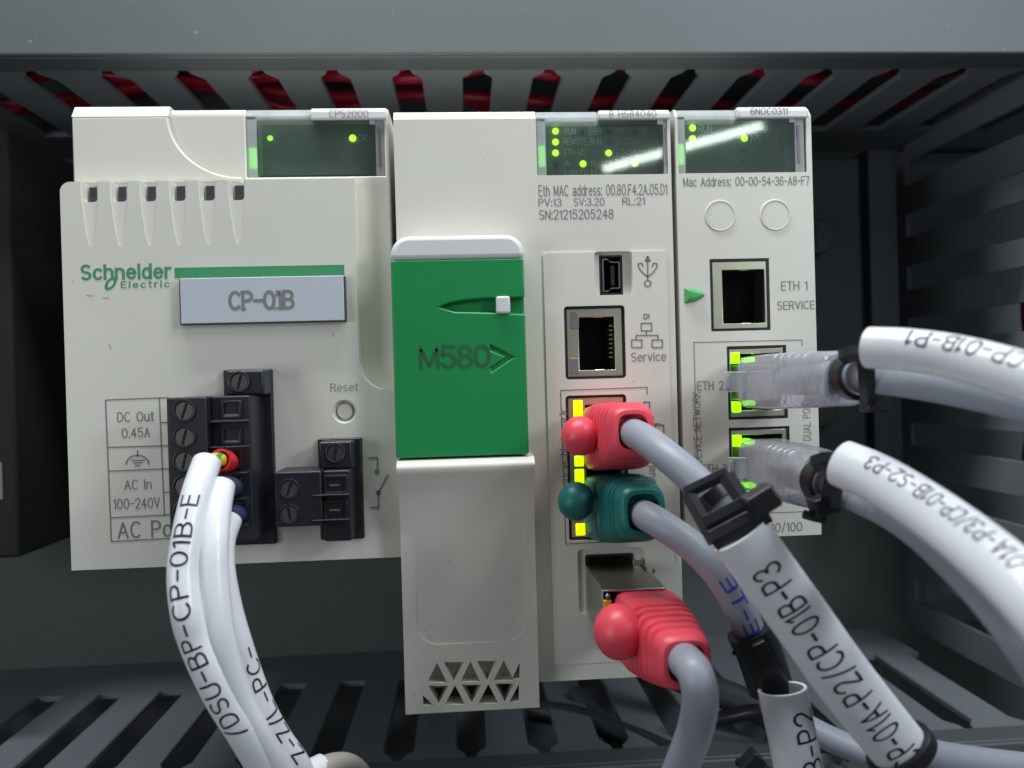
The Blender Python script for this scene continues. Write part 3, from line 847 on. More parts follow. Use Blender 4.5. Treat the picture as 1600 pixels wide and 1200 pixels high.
for q in ((910, 205), (952, 205), (993, 205), (952, 222), (868, 257), (952, 257)): dot(*q, 3.0, .6, M['led_dim'], cw, 'unlit_led')
for s, r in (('Eth MAC address: 00.80.F4.2A.05.D1', (842, 289, 1042, 305)), ('PV:13', (842, 311, 877, 322)), ('SV:3.20', (897, 310, 944, 321)), ('RL:21', (973, 309, 1007, 320)),
             ('SN:21215205248', (843, 328, 958, 342)), ('Service', (987, 551, 1040, 564))):
    print_text(s, r, 0 if 'er' not in s[:3] else -.4, M['grey_ink'], cpu)
# raised port bezel, in three strips around the openings
px0, px1 = X(854, 600, 0), X(1046, 600, 0)
bz_ = [Z(950, 394, 0), Z(950, 1034, 0)]
bezcut = [cutround(p_usb, -2, 2, .8), cutround(p_srv, -2, 2, .8), cutround(p_dual, -2, 2, .8), MB().prism(rrect(*sx, 1.0), -2, 2)]
build('port_bezel', MB().prism(rrect(px0, px1, bz_[1], bz_[0], .8), -.4, -.005), M['white'], cpu, bevel=.2, cut=bezcut)
# usb socket
u = build('usb_port', MB().ring(frame_pts((ux[0]+.02, ux[1]-.02, ux[2]+.02, ux[3]-.02)), frame_pts((ux[0]+.5, ux[1]-.5, ux[2]+.5, ux[3]-.5)), 1.5, 7), M['black'], cpu)
a0_, a1_, b0_, b1_ = ux[0]+.75, ux[1]-.65, ux[2]+.6, ux[3]-.6
hex_o = [(a0_, b0_+.2), (a0_+1.3, b0_+.2), (a0_+1.9, b0_+.9), (a1_-.2, b0_+.9), (a1_, b0_+1.2), (a1_, b1_-1.2), (a1_-.2, b1_-.9), (a0_+1.9, b1_-.9), (a0_+1.3, b1_-.2), (a0_, b1_-.2)]
ccx, ccz = sum(p[0] for p in hex_o)/10, sum(p[1] for p in hex_o)/10
hex_i = [(ccx+(x-ccx)*.84, ccz+(z-ccz)*.92) for x, z in hex_o]
build('shell', MB().ring(hex_o, hex_i, 1.55, 6), M['steel'], u)
build('cavity', MB().box(ux[0]+.5, ux[1]-.5, 6.2, 6.6, ux[2]+.5, ux[3]-.5), M['void'], u)
build('tongue', MB().box(ccx-.15, ccx+.75, 2.2, 6.1, b0_+1.8, b1_-1.8), M['black'], u)
# usb and network symbols
sy = MB()
def sl(a, b, w=.32): pa, pb = P(*a, -.4), P(*b, -.4); sy.bar((pa.x, pa.z), (pb.x, pb.z), w, -.46, -.3)
def poly(pts, w=.32):
    for a, b in zip(pts, pts[1:]): sl(a, b, w)
poly([(1012, 437), (1012, 402)]); poly([(1008, 408), (1012, 400), (1016, 408), (1008, 408)])
poly([(1012, 433), (1003, 425), (998, 418), (997, 412), (1003, 411), (1005, 417)]); poly([(1012, 433), (1021, 425), (1026, 418), (1027, 412), (1021, 411), (1019, 417)])
poly([(1012+5*math.cos(i*math.pi/5), 443+5*math.sin(i*math.pi/5)) for i in range(11)])
build('usb_symbol', sy, M['grey_ink'], cpu)
sy = MB()
poly([(1002, 505), (1018, 505), (1018, 517), (1002, 517), (1002, 505)]); poly([(1010, 517), (1010, 523)]); poly([(994, 530), (994, 524), (1028, 524), (1028, 530)])
poly([(987, 531), (1003, 531), (1003, 543), (987, 543), (987, 531)]); poly([(1019, 531), (1035, 531), (1035, 543), (1019, 543), (1019, 531)])
poly([(1006, 491), (1006, 498), (1011, 498), (1011, 491), (1006, 491)], .25); poly([(1014, 490), (1014, 498)], .25)
poly([(1015, 628), (1015, 641), (1006, 641), (1006, 628), (1015, 628)]); poly([(1010, 650), (1020, 650), (1020, 662), (1030, 662)]); poly([(1024, 664), (1037, 664), (1037, 678), (1024, 678), (1024, 664)])
build('network_symbol', sy, M['grey_ink'], cpu)
sy = MB()
poly([(1011, 616), (1011, 605), (876, 610), (884, 850), (1018, 843), (1017, 838)], .25)
build('printed_outline', sy, M['grey_ink'], cpu)
print_text('Device Network', (876, 640, 887, 778), -.4, M['grey_ink'], cpu, rot=1)
print_text('Dual Port', (1012, 692, 1023, 755), -.4, M['grey_ink'], cpu, rot=1)
sy = MB(); poly([(1018, 893), (1025, 891)]); poly([(1021, 888), (1022, 896)]); build('printed_mark', sy, M['grey_ink'], cpu)
sv = eth_port(p_srv, (905, 495, 961, 578), cpu)
for y0, y1 in ((487, 514), (559, 585)):
    x0, x1, z0, z1 = R(891, y0, 905, y1, 0); build('light_pipe', MB().box(x0, x1, .1, 6, z0, z1), M['lightpipe'], sv, bevel=.3)
for i in range(8):
    x0, x1, z0, z1 = R(952, 509+i*7-1.2, 957, 509+i*7+1.2, 2); build('contact', MB().box(x0, x1, 2.0, 6, z0, z1), M['gold'], sv)
dp = eth_port(p_dual, (917, 632, 972, 828), cpu, tabs=False)
for y0, y1 in ((625, 652), (712, 729), (733, 756), (818, 837)):
    x0, x1, z0, z1 = R(896+(y0-625)*.02, y0, 911+(y0-625)*.02, y1, 0); build('port_led', MB().box(x0, x1, .08, 4, z0, z1), M['port_led_y'], dp, bevel=.25)
# copper transceiver plugged into the lowest slot
tr = empty('network_transceiver', 'shiny metal transceiver in the lowest slot of the processor, holding the red plug', 'transceiver')
YF = -20.5
tx0, tx1 = X(940, 925, YF), X(1041, 925, YF)
tz1 = Z(990, 920, YF); tz0 = tz1-11.0
build('cage', MB().ring([(tx0, tz0), (tx1, tz0), (tx1, tz1), (tx0, tz1)], [(tx0+.5, tz0+.5), (tx1-.5, tz0+.5), (tx1-.5, tz1-.5), (tx0+.5, tz1-.5)], YF, 11), M['steel'], tr, bevel=.25)
build('socket', MB().box(tx0+.55, tx1-.55, YF+3, 10, tz0+.55, tz1-.55), M['void'], tr)
build('spring_finger', MB().prismx([(-1.5, tz1+.02), (-1.2, tz1+1.3), (-.4, tz1+.9), (.4, tz1+.02)], tx1-2.6, tx1-.6).prismx([(-7, tz1+.02), (-6, tz1+.55), (-1.4, tz1+.35), (-1.4, tz1+.02)], tx1-.9, tx1-.4), M['steel'], tr, bevel=.1)
build('bail_latch', MB().box(tx0+.2, tx0+1.9, YF-.6, YF-.05, tz0+2, tz1-1.9), M['yellow'], tr, bevel=.2)
build('rivet', MB().sphere((tx0+1.2, YF-.2, tz1-1.2), .6, nu=12, nv=8), M['steel'], tr)
x0, x1, z0, z1 = R(916, 866, 990, 884, 0)
build('slot_rim', MB().ring(rrect(x0+.02, x1-.02, z0-10, z1-.02, .4), rrect(x0+.5, x1-.5, z0-9.5, z1-.5, .3), .1, 6), M['black'], cpu)

# left column: cap, green door, lower cover with grip and triangular vents
YD = -7.0
kx0, kx1 = X(611, 440, YD), X(821, 440, YD)
kz1, kz0 = Z(715, 367, YD), Z(715, 405, YD)
build('door_cap', MB().prism(rrect(kx0, kx1, kz0+.02, kz1, 4.2, 8, (0, 0, 1, 1)), YD, -.01), M['cap'], cpu, bevel=1.1, seg=3)
gz0 = Z(720, 713, YD)
gx1 = X(815, 560, YD)
arrow = [P(*q, YD) for q in ((766, 539), (803, 558), (768, 581), (766, 575), (791, 558), (764, 546))]
groove = [P(*q, YD) for q in ((686, 480), (700, 474), (725, 469), (760, 466), (830, 464), (830, 491), (760, 488), (710, 487))]
door = build('green_door', MB().box(kx0, kx1-.25, YD+.1, -.015, gz0, kz0), M['green'], cpu, bevel=.45, seg=2,
             cut=[MB().prism([(p.x, p.z) for p in groove], YD-2, YD+2.2), MB().prism([(p.x, p.z) for p in arrow], YD-2, YD+.8)])
x0, x1, z0, z1 = R(775, 463, 797, 490, YD)
build('latch', MB().box(x0, x1, YD-.7, YD+2, z0, z1), M['cap'], door, bevel=.5, seg=3)
print_text('M580', (657, 541, 764, 573), YD+.1, M['engrave'], door, 'embossed_text', bold=.02, gap=.16)
YC = -4.0
lx0, lx1 = X(628, 900, YC), X(838, 900, YC)
lx0 = X(626, 860, YC)
zz = lambda y, Y: Z(730, y, Y)
lzb = zz(1113, YC)
prof = [(-6.6, zz(716, -6.8)), (-8.3, zz(724, -8)), (-8.6, zz(730, -8)), (-8.2, zz(738, -8))]
prof += [(-6.4, zz(752, -6)), (-4.9, zz(775, -5)), (-3.9, zz(805, -4)), (-3.4, zz(840, -4)), (-3.3, zz(1000, YC)), (-3.3, lzb), (60, lzb), (60, zz(716, -6.8))]
tri = []
def tri_px(cx, y0, y1, h, up, cl=None):
    a = [(cx-h, y1 if up else y0), (cx+h, y1 if up else y0), (cx, y0 if up else y1)]
    q = [P(*p, -3.3) for p in a]; tri.append(MB().prism([(p.x, p.z) for p in q], -6, 2))
for i, cx in enumerate((683, 709, 735, 761, 787)):
    y = 1066-i*.9
    tri_px(cx, y-31+(1 if i % 2 else 12)*0, y, 15.5, i % 2 == 0)
for i, cx in enumerate((685, 711, 737, 763, 789)):
    y = 1101-i*.9
    tri_px(cx, y-30, y, 15.5, i % 2 == 1)
q = [P(*p, -3.3) for p in ((661, 1086), (661, 1101), (677, 1101))]; tri.append(MB().prism([(p.x, p.z) for p in q], -6, 2))
q = [P(*p, -3.3) for p in ((811, 1068), (811, 1095), (796, 1096))]; tri.append(MB().prism([(p.x, p.z) for p in q], -6, 2))
q = [P(*p, -3.3) for p in ((812, 1035), (812, 1060), (800, 1060))]; tri.append(MB().prism([(p.x, p.z) for p in q], -6, 2))
lc = build('lower_cover', MB().prismx(prof, lx0, lx1), M['white'], cpu, bevel=.25, cut=tri, angle=50)
v0, v1, v2, v3 = R(658, 1032, 815, 1104, 2)
build('vent_shade', MB().box(v0, v1, 1.2, 1.6, v2, v3), M['purple'], lc)  # plain dark insert standing in for the shade behind the holes
# raised frame round the grip pocket
ix0, ix1 = X(648, 900, YC), X(822, 900, YC)
izb = zz(1006, YC); izt = zz(775, YC)
inner = rrect(ix0, ix1, izb, izt, 5.0, 8, (1, 1, 0, 0))
uo = [(lx0+.02, lzb+.02), (lx1-.02, lzb+.02), (lx1-.02, izt)]
ui = [p for p in inner if True]
k = len(ui)
ring = uo+[(ix1, izt)]+[p for p in ui[::-1] if p[1] < izt-.01]+[(ix0, izt), (lx0+.02, izt)]
build('grip_frame', MB().prism(ring, -3.55, -3.31), M['white'], lc, bevel=.22, seg=3, cut=tri)

# ------------------------------------------------------------------ network module
noc = empty('network_module', 'narrow white network module with two clear plugs, right of the processor', 'network module')
NX0, NX1, NZT, NZB = 50.2, 82.9, 63.0, -38.7
p_e1, p_e2, p_e3 = (1110, 404, 1203, 517), (1137, 540, 1230, 655), (1140, 667, 1235, 781)
nwin = (1052, 168, 1266, 270)
x0, x1, z0, z1 = R(*nwin, 0)
cuts = [MB().box(NX0+.6, NX1-1.2, -2, 6.2, z0, NZT+4)]+[cutbox(p, -1, 12) for p in (p_e1, p_e2, p_e3)]
build('housing', MB().prismx([(0, NZB), (0, NZT-2.4), (1.5, NZT-.3), (3.5, NZT), (97, NZT), (97, NZB)], NX0, NX1), M['white'], noc, bevel=.3, cut=cuts)
nw = window_box(noc, (1056, 168, 1258, 270), (1074, 187, 1240, 271), (1152, 166, 1262, 185), '6NOC0311', (1173, 169, 1230, 179), 0, NZT)
print_text('RUN', (1092, 196, 1112, 207), 3.15, M['win_ink'], nw); print_text('MS', (1092, 212, 1106, 222), 3.15, M['win_ink'], nw); print_text('NS', (1174, 212, 1188, 222), 3.15, M['win_ink'], nw)
for q in ((1082, 200), (1082, 217), (1163, 216)): dot(*q, 3.0, .82, M['led_y'], nw)
for q in ((1163, 233), (1163, 250), (1163, 266)): dot(*q, 3.0, .55, M['lightpipe'], nw, 'unlit_led')
for s, r in (('Mac Address: 00-00-54-36-A8-F7', (1068, 277, 1264, 290)), ('ETH 1', (1221, 440, 1261, 453)), ('SERVICE', (1215, 471, 1272, 483)), ('ETH 2', (1090, 596, 1130, 609)),
             ('ETH 3', (1096, 726, 1136, 738)), ('10/100', (1206, 817, 1253, 830))):
    print_text(s, r, 0, M['grey_ink'], noc)
print_text('DEVICE NETWORK', (1084, 613, 1095, 723), 0, M['grey_ink'], noc, rot=1)
print_text('DUAL PORT', (1255, 624, 1266, 688), 0, M['grey_ink'], noc, rot=1)
sy = MB()
def sl(a, b, w=.22): pa, pb = P(*a, 0), P(*b, 0); sy.bar((pa.x, pa.z), (pb.x, pb.z), w, -.05, .1)
poly([(1253, 540), (1253, 531), (1084, 535), (1092, 806), (1265, 799)], .2)
build('printed_outline', sy, M['grey_ink'], noc)
rg = MB()
for q in ((1125, 337), (1211, 336)):
    c = P(*q, 0); o = build('round_seal', MB().torus((c.x, c.z), 3.45, .26, .02, 40), M['white'], noc)
    build('seal_disc', MB().disc((c.x, c.z), 3.2, -.12, .1, 36), M['white'], o, bevel=.1)
ap = [P(*q, 0) for q in ((1068, 448), (1085, 450), (1097, 455), (1103, 461), (1097, 467), (1085, 473), (1069, 476))]
cx_, cz_ = sum(p.x for p in ap)/7, sum(p.z for p in ap)/7
mb = MB(); v = [(p.x, -.01, p.z) for p in ap]+[(cx_+(p.x-cx_)*.55, -1.1, cz_+(p.z-cz_)*.45) for p in ap]
mb.add(v, [tuple(range(7)), tuple(range(13, 6, -1))]+[(i, (i+1) % 7, 7+(i+1) % 7, 7+i) for i in range(7)])
build('green_pointer', mb, mat('pointer_green', (.08, .42, .12), .45), noc, bevel=.3)
e1 = eth_port(p_e1, (1130, 421, 1196, 505), noc)
for i in range(8):
    x0, x1, z0, z1 = R(1186, 434+i*8-1.2, 1194, 434+i*8+1.2, 4); build('contact', MB().box(x0, x1, 3.0, 7, z0, z1), M['gold'], e1)
for nm, pp, leds in (('a', p_e2, ((1142, 550, 1157, 568), (1169, 558, 1181, 566), (1144, 628, 1159, 645), (1171, 626, 1182, 634))), ('b', p_e3, ((1145, 680, 1160, 698), (1169, 687, 1181, 695), (1148, 755, 1162, 771), (1170, 756, 1183, 764)))):
    po = eth_port(pp, (pp[0]+6, pp[1]+12, pp[2]-10, pp[3]-14), noc)
    for k, l in enumerate(leds):
        x0, x1, z0, z1 = R(*l, 0); build('port_led', MB().box(x0, x1, .08 if k % 2 == 0 else .2, 5, z0, z1), M['port_led'], po, bevel=.35, seg=3)

# ------------------------------------------------------------------ patch cables
def Q(*a): return tuple(P(*a))
def boot(parent, base, end, s0, s1, mt, ribs, ball=None, bl=1, rib_d=.07, rib_rng=(.38, .86), e=3.4):
    pa = Path([Q(*base), tuple((np.array(Q(*base))*.5+np.array(Q(*end))*.5)), Q(*end)], 40, (0, 0, 1))
    secs = []
    n = 150
    for i in range(n+1):
        q = i/n
        k = max(0, (q-.25)/.75); k = k**1.6
        a = s0[0]+(s1[0]-s0[0])*k; b = s0[1]+(s1[1]-s0[1])*k
        if q < .04: a *= .94; b *= .94
        if rib_rng[0] < q < rib_rng[1]:
            w = (q-rib_rng[0])/(rib_rng[1]-rib_rng[0])*ribs
            g = (w % 1); g = 0 if g < .55 else math.sin((g-.55)/.45*math.pi)**.5
            a *= 1-rib_d*g; b *= 1-rib_d*g
        if q > .95: r = 1-.35*((q-.95)/.05)**2*.35; a *= r; b *= r
        secs.append((q, a, b))
    secs += [(1.0, s1[0]*.72, s1[1]*.72), (.9, s1[0]*.66, s1[1]*.66), (.88, .5, .5)]
    o = build('plug_boot', loft(MB(), pa, secs, 48, e, 7), mt, parent, angle=28)
    if ball:
        c, r, sc = ball
        c = Q(*c)
        mid = pa.at(.45)[0]
        mb = MB().sphere(c, r, sc)
        d = np.array(mid)-np.array(c); t = np.array(c)+d*.72
        tube(mb, Path([c, tuple((np.array(c)+t)/2), tuple(t)], 8, (0, 0, 1)), r*.5, r*.55, 20)
        build('latch_ball', mb, mt, parent, angle=60)
    return pa
def plug_nose(parent, base, h, w_, mt, y1=7.0):
    c = P(*base)
    build('plug', MB().box(c.x-w_, c.x+w_, c.y+.2, y1, c.z-h, c.z+h), mt, parent, bevel=.3)
def cable(parent, pts, r, mt, n=90):
    pa = Path([Q(*p) for p in pts], n)
    build('cable_sheath', tube(MB(), pa, r, k=22), mt, parent)
    return pa
# red plug in the upper processor port
ca = empty('patch_cable', 'grey patch cable with red plug, directly above the dark green plug', 'network cable')
boot(ca, (957, 684, -2.5), (990, 674, -25.5), (7.4, 7.0), (4.9, 4.2), M['red'], 6, ((906, 681, -15), 4.25, (.95, 1, 1)), rib_d=.17)
plug_nose(ca, (938, 684, -2), 4.4, 4.2, M['boot'])
pA = cable(ca, [(984, 674, -20), (992, 678, -25), (1010, 688, -30), (1040, 711, -36), (1085, 750, -41), (1132, 800, -44), (1205, 900, -45), (1300, 1040, -45), (1385, 1140, -43), (1440, 1175, -38), (1520, 1190, -30), (1660, 1205, -20)], 2.95, M['cable'])
# green plug below it
cb = empty('patch_cable', 'grey patch cable with dark green plug below the red one', 'network cable')
boot(cb, (959, 791, -2.5), (1006, 801, -26.5), (7.4, 6.9), (5.1, 4.6), M['teal'], 7, ((900, 783, -13), 4.2, (.95, 1, 1)), rib_d=.17)
plug_nose(cb, (942, 790, -2), 4.4, 4.2, M['boot'])
pB = cable(cb, [(1000, 802, -21), (1010, 806, -26), (1040, 824, -30), (1085, 857, -33), (1125, 900, -35), (1156, 952, -35), (1182, 1015, -33), (1206, 1085, -31), (1255, 1240, -30)], 2.95, M['cable'])
tube_text('printed_text', pB, 2.95, 2.95, 'T EE-TE', .60, .33, 2.6, .6, M['blue_ink'], cb, w=.14)
# red plug in the transceiver
cc = empty('patch_cable', 'grey patch cable with large red plug in the metal transceiver', 'network cable')
boot(cc, (1007, 976, -19), (1073, 1037, -46.5), (7.3, 6.5), (4.4, 4.6), M['red'], 5, ((966, 987, -33), 5.2, (.9, 1, 1)), rib_d=.17, rib_rng=(.42, .88))
pC = cable(cc, [(1062, 1026, -42), (1074, 1036, -48), (1088, 1056, -52), (1094, 1095, -52), (1086, 1140, -48), (1066, 1195, -44), (1040, 1260, -40)], 3.0, M['cable'])
# clear plugs
cdd = empty('patch_cable', 'grey patch cable with clear plug in the upper port of the network module', 'network cable')
boot(cdd, (1188, 597, -1), (1322, 591, -41), (6.0, 5.6), (5.0, 4.7), M['boot'], 5, rib_d=.05, rib_rng=(.45, .85), e=4)
plug_nose(cdd, (1186, 597, -1), 4.2, 4.6, M['boot'])
def latch_tab(parent, a, b, z0, z1, th):
    pa_, pb_ = P(*a), P(*b)
    mb = MB().prismz([(pa_.x, pa_.y-th/2), (pb_.x, pb_.y-th/2), (pb_.x, pb_.y+th/2), (pa_.x, pa_.y+th/2)], z0, z1)
    mb.prismz([(pa_.x, pa_.y-th/2-.6), (pa_.x+1.2, pa_.y-th/2-.6), (pa_.x+1.2, pa_.y-th/2-.02), (pa_.x, pa_.y-th/2-.02)], z0+.6, z1-.6)
    build('latch_tab', mb, M['boot'], parent, bevel=.3)
latch_tab(cdd, (1131, 597, -5), (1206, 594, -8), Z(1165, 612, -6), Z(1165, 580, -6), 1.2)
pD = cable(cdd, [(1230, 596, -12), (1290, 592, -34), (1318, 588, -40), (1355, 588, -48), (1410, 592, -56), (1500, 606, -64), (1600, 628, -71), (1720, 662, -80)], 3.0, M['cable'])
ce = empty('patch_cable', 'grey patch cable with clear plug in the lower port of the network module', 'network cable')
boot(ce, (1192, 725, -1), (1290, 752, -38), (6.0, 5.6), (5.2, 4.9), M['boot'], 5, rib_d=.06, rib_rng=(.45, .85), e=4)
plug_nose(ce, (1188, 725, -1), 4.2, 4.6, M['boot'])
latch_tab(ce, (1138, 728, -5), (1208, 728, -8), Z(1170, 748, -6), Z(1170, 714, -6), 1.2)
pE = cable(ce, [(1215, 734, -12), (1255, 744, -30), (1290, 753, -38), (1335, 772, -47), (1390, 797, -56), (1442, 832, -62), (1494, 878, -70), (1546, 930, -77), (1604, 1002, -83), (1690, 1130, -86)], 3.0, M['cable'])

# ------------------------------------------------------------------ marker sleeves
def sleeve(label, pts, rn, ru, text, q0, q1, h, v0, gap=.26, n=60):
    pa = Path([Q(*p) for p in pts], n)
    s = build('marker_sleeve', tube(MB(), pa, rn, ru, 28, wall=.55), M['sleeve'])
    tag(s, label, 'cable marker', 'printed white marker sleeves')
    tube_text('printed_text', pa, rn, ru, text, q0, q1, h, v0, M['black_ink'], s, gap=gap)
    return pa
YA = -55
sA = sleeve('long white marker sleeve tied to the red-plug cable, printed CP-01A-P2/CP-01B-P3', [(1415, 1182, YA+3), (1320, 1063, YA), (1241, 953, YA), (1155, 834, YA)], 3.0, 4.85, 'CP-01A-P2/CP-01B-P3', .03, .885, 3.7, 0)
sB = sleeve('white marker sleeve end printed 1B-P2 partly behind the long front sleeve', [(1262, 1290, -38), (1245, 1190, -38), (1222, 1076, -38)], 3.0, 4.4, 'CP-01B-P2', -.12, .86, 3.5, -2.6)
sC = sleeve('white marker sleeve on the upper clear-plug cable, printed upside down ending P1', [(1740, 640, -90), (1600, 588, -80), (1500, 560, -72), (1420, 547, -66), (1358, 543, -61)], 2.95, 3.2, 'CP-01B-P1', .32, .80, 2.5, -2.0)
sD = sleeve('white marker sleeve on the lower clear-plug cable, printed upside down ending S2-P3', [(1740, 1090, -98), (1650, 975, -93), (1565, 888, -85), (1470, 812, -74), (1380, 753, -64), (1316, 724, -57)], 3.0, 3.8, 'CP-01A-P3/CP-01B-S2-P3', .20, .88, 2.2, -1.7, n=80)

# ------------------------------------------------------------------ supply leads at the left
def lead(name, label, pts, r, mt=None): 
    pa = Path([Q(*p) for p in pts], 60)
    return pa
GW = 'white sleeved supply leads'
w1 = empty('supply_lead', 'white sleeved earth lead printed BP-CP-01B-E with red ferrule, leftmost of the leads', 'wire', GW)
p1 = Path([Q(*p) for p in [(425, 1235, -27), (408, 1195, -31), (378, 1143, -35), (348, 1095, -37), (324, 1048, -38), (304, 1000, -38), (292, 958, -38), (286, 895, -36), (294, 830, -33), (308, 768, -28), (323, 723, -22)]], 90)
build('sleeve', tube(MB(), p1, 2.75, k=26, wall=.6), M['sleeve'], w1)
tube_text('printed_text', p1, 2.75, 2.75, '/DSU-BP-CP-01B-E', .26, .86, 3.0, .95, M['black_ink'], w1)
pw = Path([Q(*p) for p in [(316, 755, -26), (328, 724, -22), (342, 719, -19), (358, 722, -14)]], 20)
build('earth_wire', tube(MB(), pw, 1.5, k=16), M['earth'], w1)
pf = Path([Q(*p) for p in [(344, 719, -19), (352, 721, -16.5), (360, 723, -11)]], 16)
build('ferrule', tube(MB(), pf, lambda t: 2.35-.7*t*t, lambda t: 2.35-.7*t*t, 20, wall=.5), M['redferrule'], w1)
w2 = empty('supply_lead', 'white sleeved lead with dark blue ferrule, overlapping the printed earth lead', 'wire', GW)
p2 = Path([Q(*p) for p in [(452, 1245, -24), (428, 1197, -29), (398, 1145, -33), (372, 1095, -35), (354, 1040, -36), (341, 980, -36), (334, 900, -34), (334, 850, -32), (338, 800, -28), (345, 760, -23)]], 80)
build('sleeve', tube(MB(), p2, 2.7, k=26, wall=.6), M['sleeve'], w2)
pf = Path([Q(*p) for p in [(346, 762, -20), (356, 761, -17), (366, 761, -11)]], 16)
build('ferrule', tube(MB(), pf, lambda t: 2.5-.6*t, lambda t: 2.5-.6*t, 20), M['blue'], w2)
w3 = empty('supply_lead', 'white sleeved lead behind the other two, bending right at its lower end', 'wire', GW)
p3 = Path([Q(*p) for p in [(478, 1225, -20), (460, 1192, -22), (432, 1152, -24), (407, 1106, -26), (386, 1052, -27), (369, 1000, -28), (355, 950, -28), (344, 890, -27), (345, 845, -24), (356, 812, -20)]], 80)
build('sleeve', tube(MB(), p3, 2.75, k=26, wall=.6), M['sleeve'], w3)
tube_text('printed_text', p3, 2.75, 2.75, 'Z-Z/L-PC-', .12, .56, 2.9, -1.7, M['black_ink'], w3)
pf = Path([Q(*p) for p in [(354, 812, -19), (362, 806, -16), (372, 803, -11)]], 16)
build('ferrule', tube(MB(), pf, lambda t: 2.5-.6*t, lambda t: 2.5-.6*t, 20), M['blue'], w3)
cs = empty('sheathed_cable', 'pale stepped cable sheath end below the white leads at the bottom', 'cable')
p4 = Path([Q(*p) for p in [(452, 1236, -20), (478, 1214, -18), (504, 1200, -15)]], 24)
build('gland', tube(MB(), p4, 2.9, k=24, wall=.5), M['sleeve'], cs)
p5 = Path([Q(*p) for p in [(488, 1208, -17), (518, 1196, -14), (545, 1196, -8), (566, 1214, 2), (580, 1250, 14)]], 40)
build('sheath', tube(MB(), p5, 2.4, k=24), M['ivory'], cs)

# dark cables lying in front of the lower duct
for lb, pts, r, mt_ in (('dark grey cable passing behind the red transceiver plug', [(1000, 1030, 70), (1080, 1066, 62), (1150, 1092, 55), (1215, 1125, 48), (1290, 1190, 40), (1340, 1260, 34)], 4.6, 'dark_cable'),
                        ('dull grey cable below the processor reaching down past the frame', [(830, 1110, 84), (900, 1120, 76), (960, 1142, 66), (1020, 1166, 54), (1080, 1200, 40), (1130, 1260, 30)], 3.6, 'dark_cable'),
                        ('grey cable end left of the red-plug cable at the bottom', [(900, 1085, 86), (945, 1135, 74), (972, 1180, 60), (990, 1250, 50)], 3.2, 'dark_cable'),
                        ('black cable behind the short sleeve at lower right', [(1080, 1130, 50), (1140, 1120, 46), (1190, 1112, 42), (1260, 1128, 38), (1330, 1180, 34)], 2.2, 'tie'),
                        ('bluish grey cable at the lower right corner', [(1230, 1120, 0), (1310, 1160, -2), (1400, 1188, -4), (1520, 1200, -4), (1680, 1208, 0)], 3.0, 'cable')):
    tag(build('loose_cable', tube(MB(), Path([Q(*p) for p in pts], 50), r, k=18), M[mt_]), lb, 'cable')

# ------------------------------------------------------------------ cable ties
def band(mb, path, q, rn, ru, off=(0, 0), w=3.0, th=.9, k=32):
    p, t, nn, u = path.at(q)
    p = p+nn*off[0]+u*off[1]
    v, f = [], []
    for j in range(k):
        c, s_ = math.cos(2*math.pi*j/k), math.sin(2*math.pi*j/k)
        for a, dr_ in ((-w/2, 0), (w/2, 0), (w/2, th), (-w/2, th)):
            v.append(tuple(p+t*a+nn*(rn+dr_)*c+u*(ru+dr_)*s_))
    for j in range(k):
        a, b = j*4, ((j+1) % k)*4
        for i in range(4): f.append((a+i, b+i, b+(i+1) % 4, a+(i+1) % 4))
    return mb.add(v, f)
def q_at(path, px, py):
    """place along a cable nearest to the sight line of a spot of the photograph"""
    c = np.array(CAM); d = np.array(P(px, py, 50))-c; d /= np.linalg.norm(d)
    w = path.p-c
    return float(np.argmin(np.linalg.norm(w-(w@d)[:, None]*d, axis=1)))/(path.n-1)
def obox(mb, c, ax, hs):
    c = np.array(c); ax = [np.array(a)/np.linalg.norm(a) for a in ax]
    v = [tuple(c+sum(ax[i]*hs[i]*s[i] for i in range(3))) for s in ((-1,-1,-1),(1,-1,-1),(1,1,-1),(-1,1,-1),(-1,-1,1),(1,-1,1),(1,1,1),(-1,1,1))]
    return mb.add(v, [(0,3,2,1),(4,5,6,7),(0,1,5,4),(1,2,6,5),(2,3,7,6),(3,0,4,7)])
def ribbon(mb, pts, w, th, ref='cam'):
    pa = Path([Q(*p) for p in pts], 24, ref)
    return tube(mb, pa, th/2, w/2, 4)
GT = 'black cable ties'
VIEW = lambda p: (np.array(CAM)-np.array(p))
# front tie: frame shaped strap on the red-plug cable
t1 = empty('cable_tie', 'black cable tie with open square loop above the long front sleeve', 'cable tie', GT)
def strap(a, b, w, parent, th=1.0, name='strap'):
    return build(name, ribbon(MB(), [a, tuple((np.array(a)+np.array(b))/2), b], w, th), M['tie'], parent, bevel=.15, smooth=False)
strap((1070, 771, -48), (1138, 738, -50), 2.3, t1); strap((1073, 769, -48), (1118, 848, -54), 2.6, t1)
strap((1134, 741, -50), (1172, 800, -55), 2.9, t1); strap((1112, 846, -55), (1200, 800, -57), 3.4, t1)
strap((1102, 822, -53), (1188, 778, -56), 3.2, t1)
hp = P(1188, 783, -56)
build('head', obox(MB(), hp, ((.86, 0, .5), (-.5, 0, .86), (0, 1, 0)), (2.6, 1.9, 1.9)), M['tie'], t1, bevel=.5)
build('tail', ribbon(MB(), [(1186, 782, -56), (1198, 770, -57), (1207, 766, -57)], 1.9, 1.3), M['tie'], t1, smooth=False)
build('strap', band(MB(), pA, q_at(pA, 1112, 780), 3.05, 3.05, w=2.6), M['tie'], t1, bevel=.1)
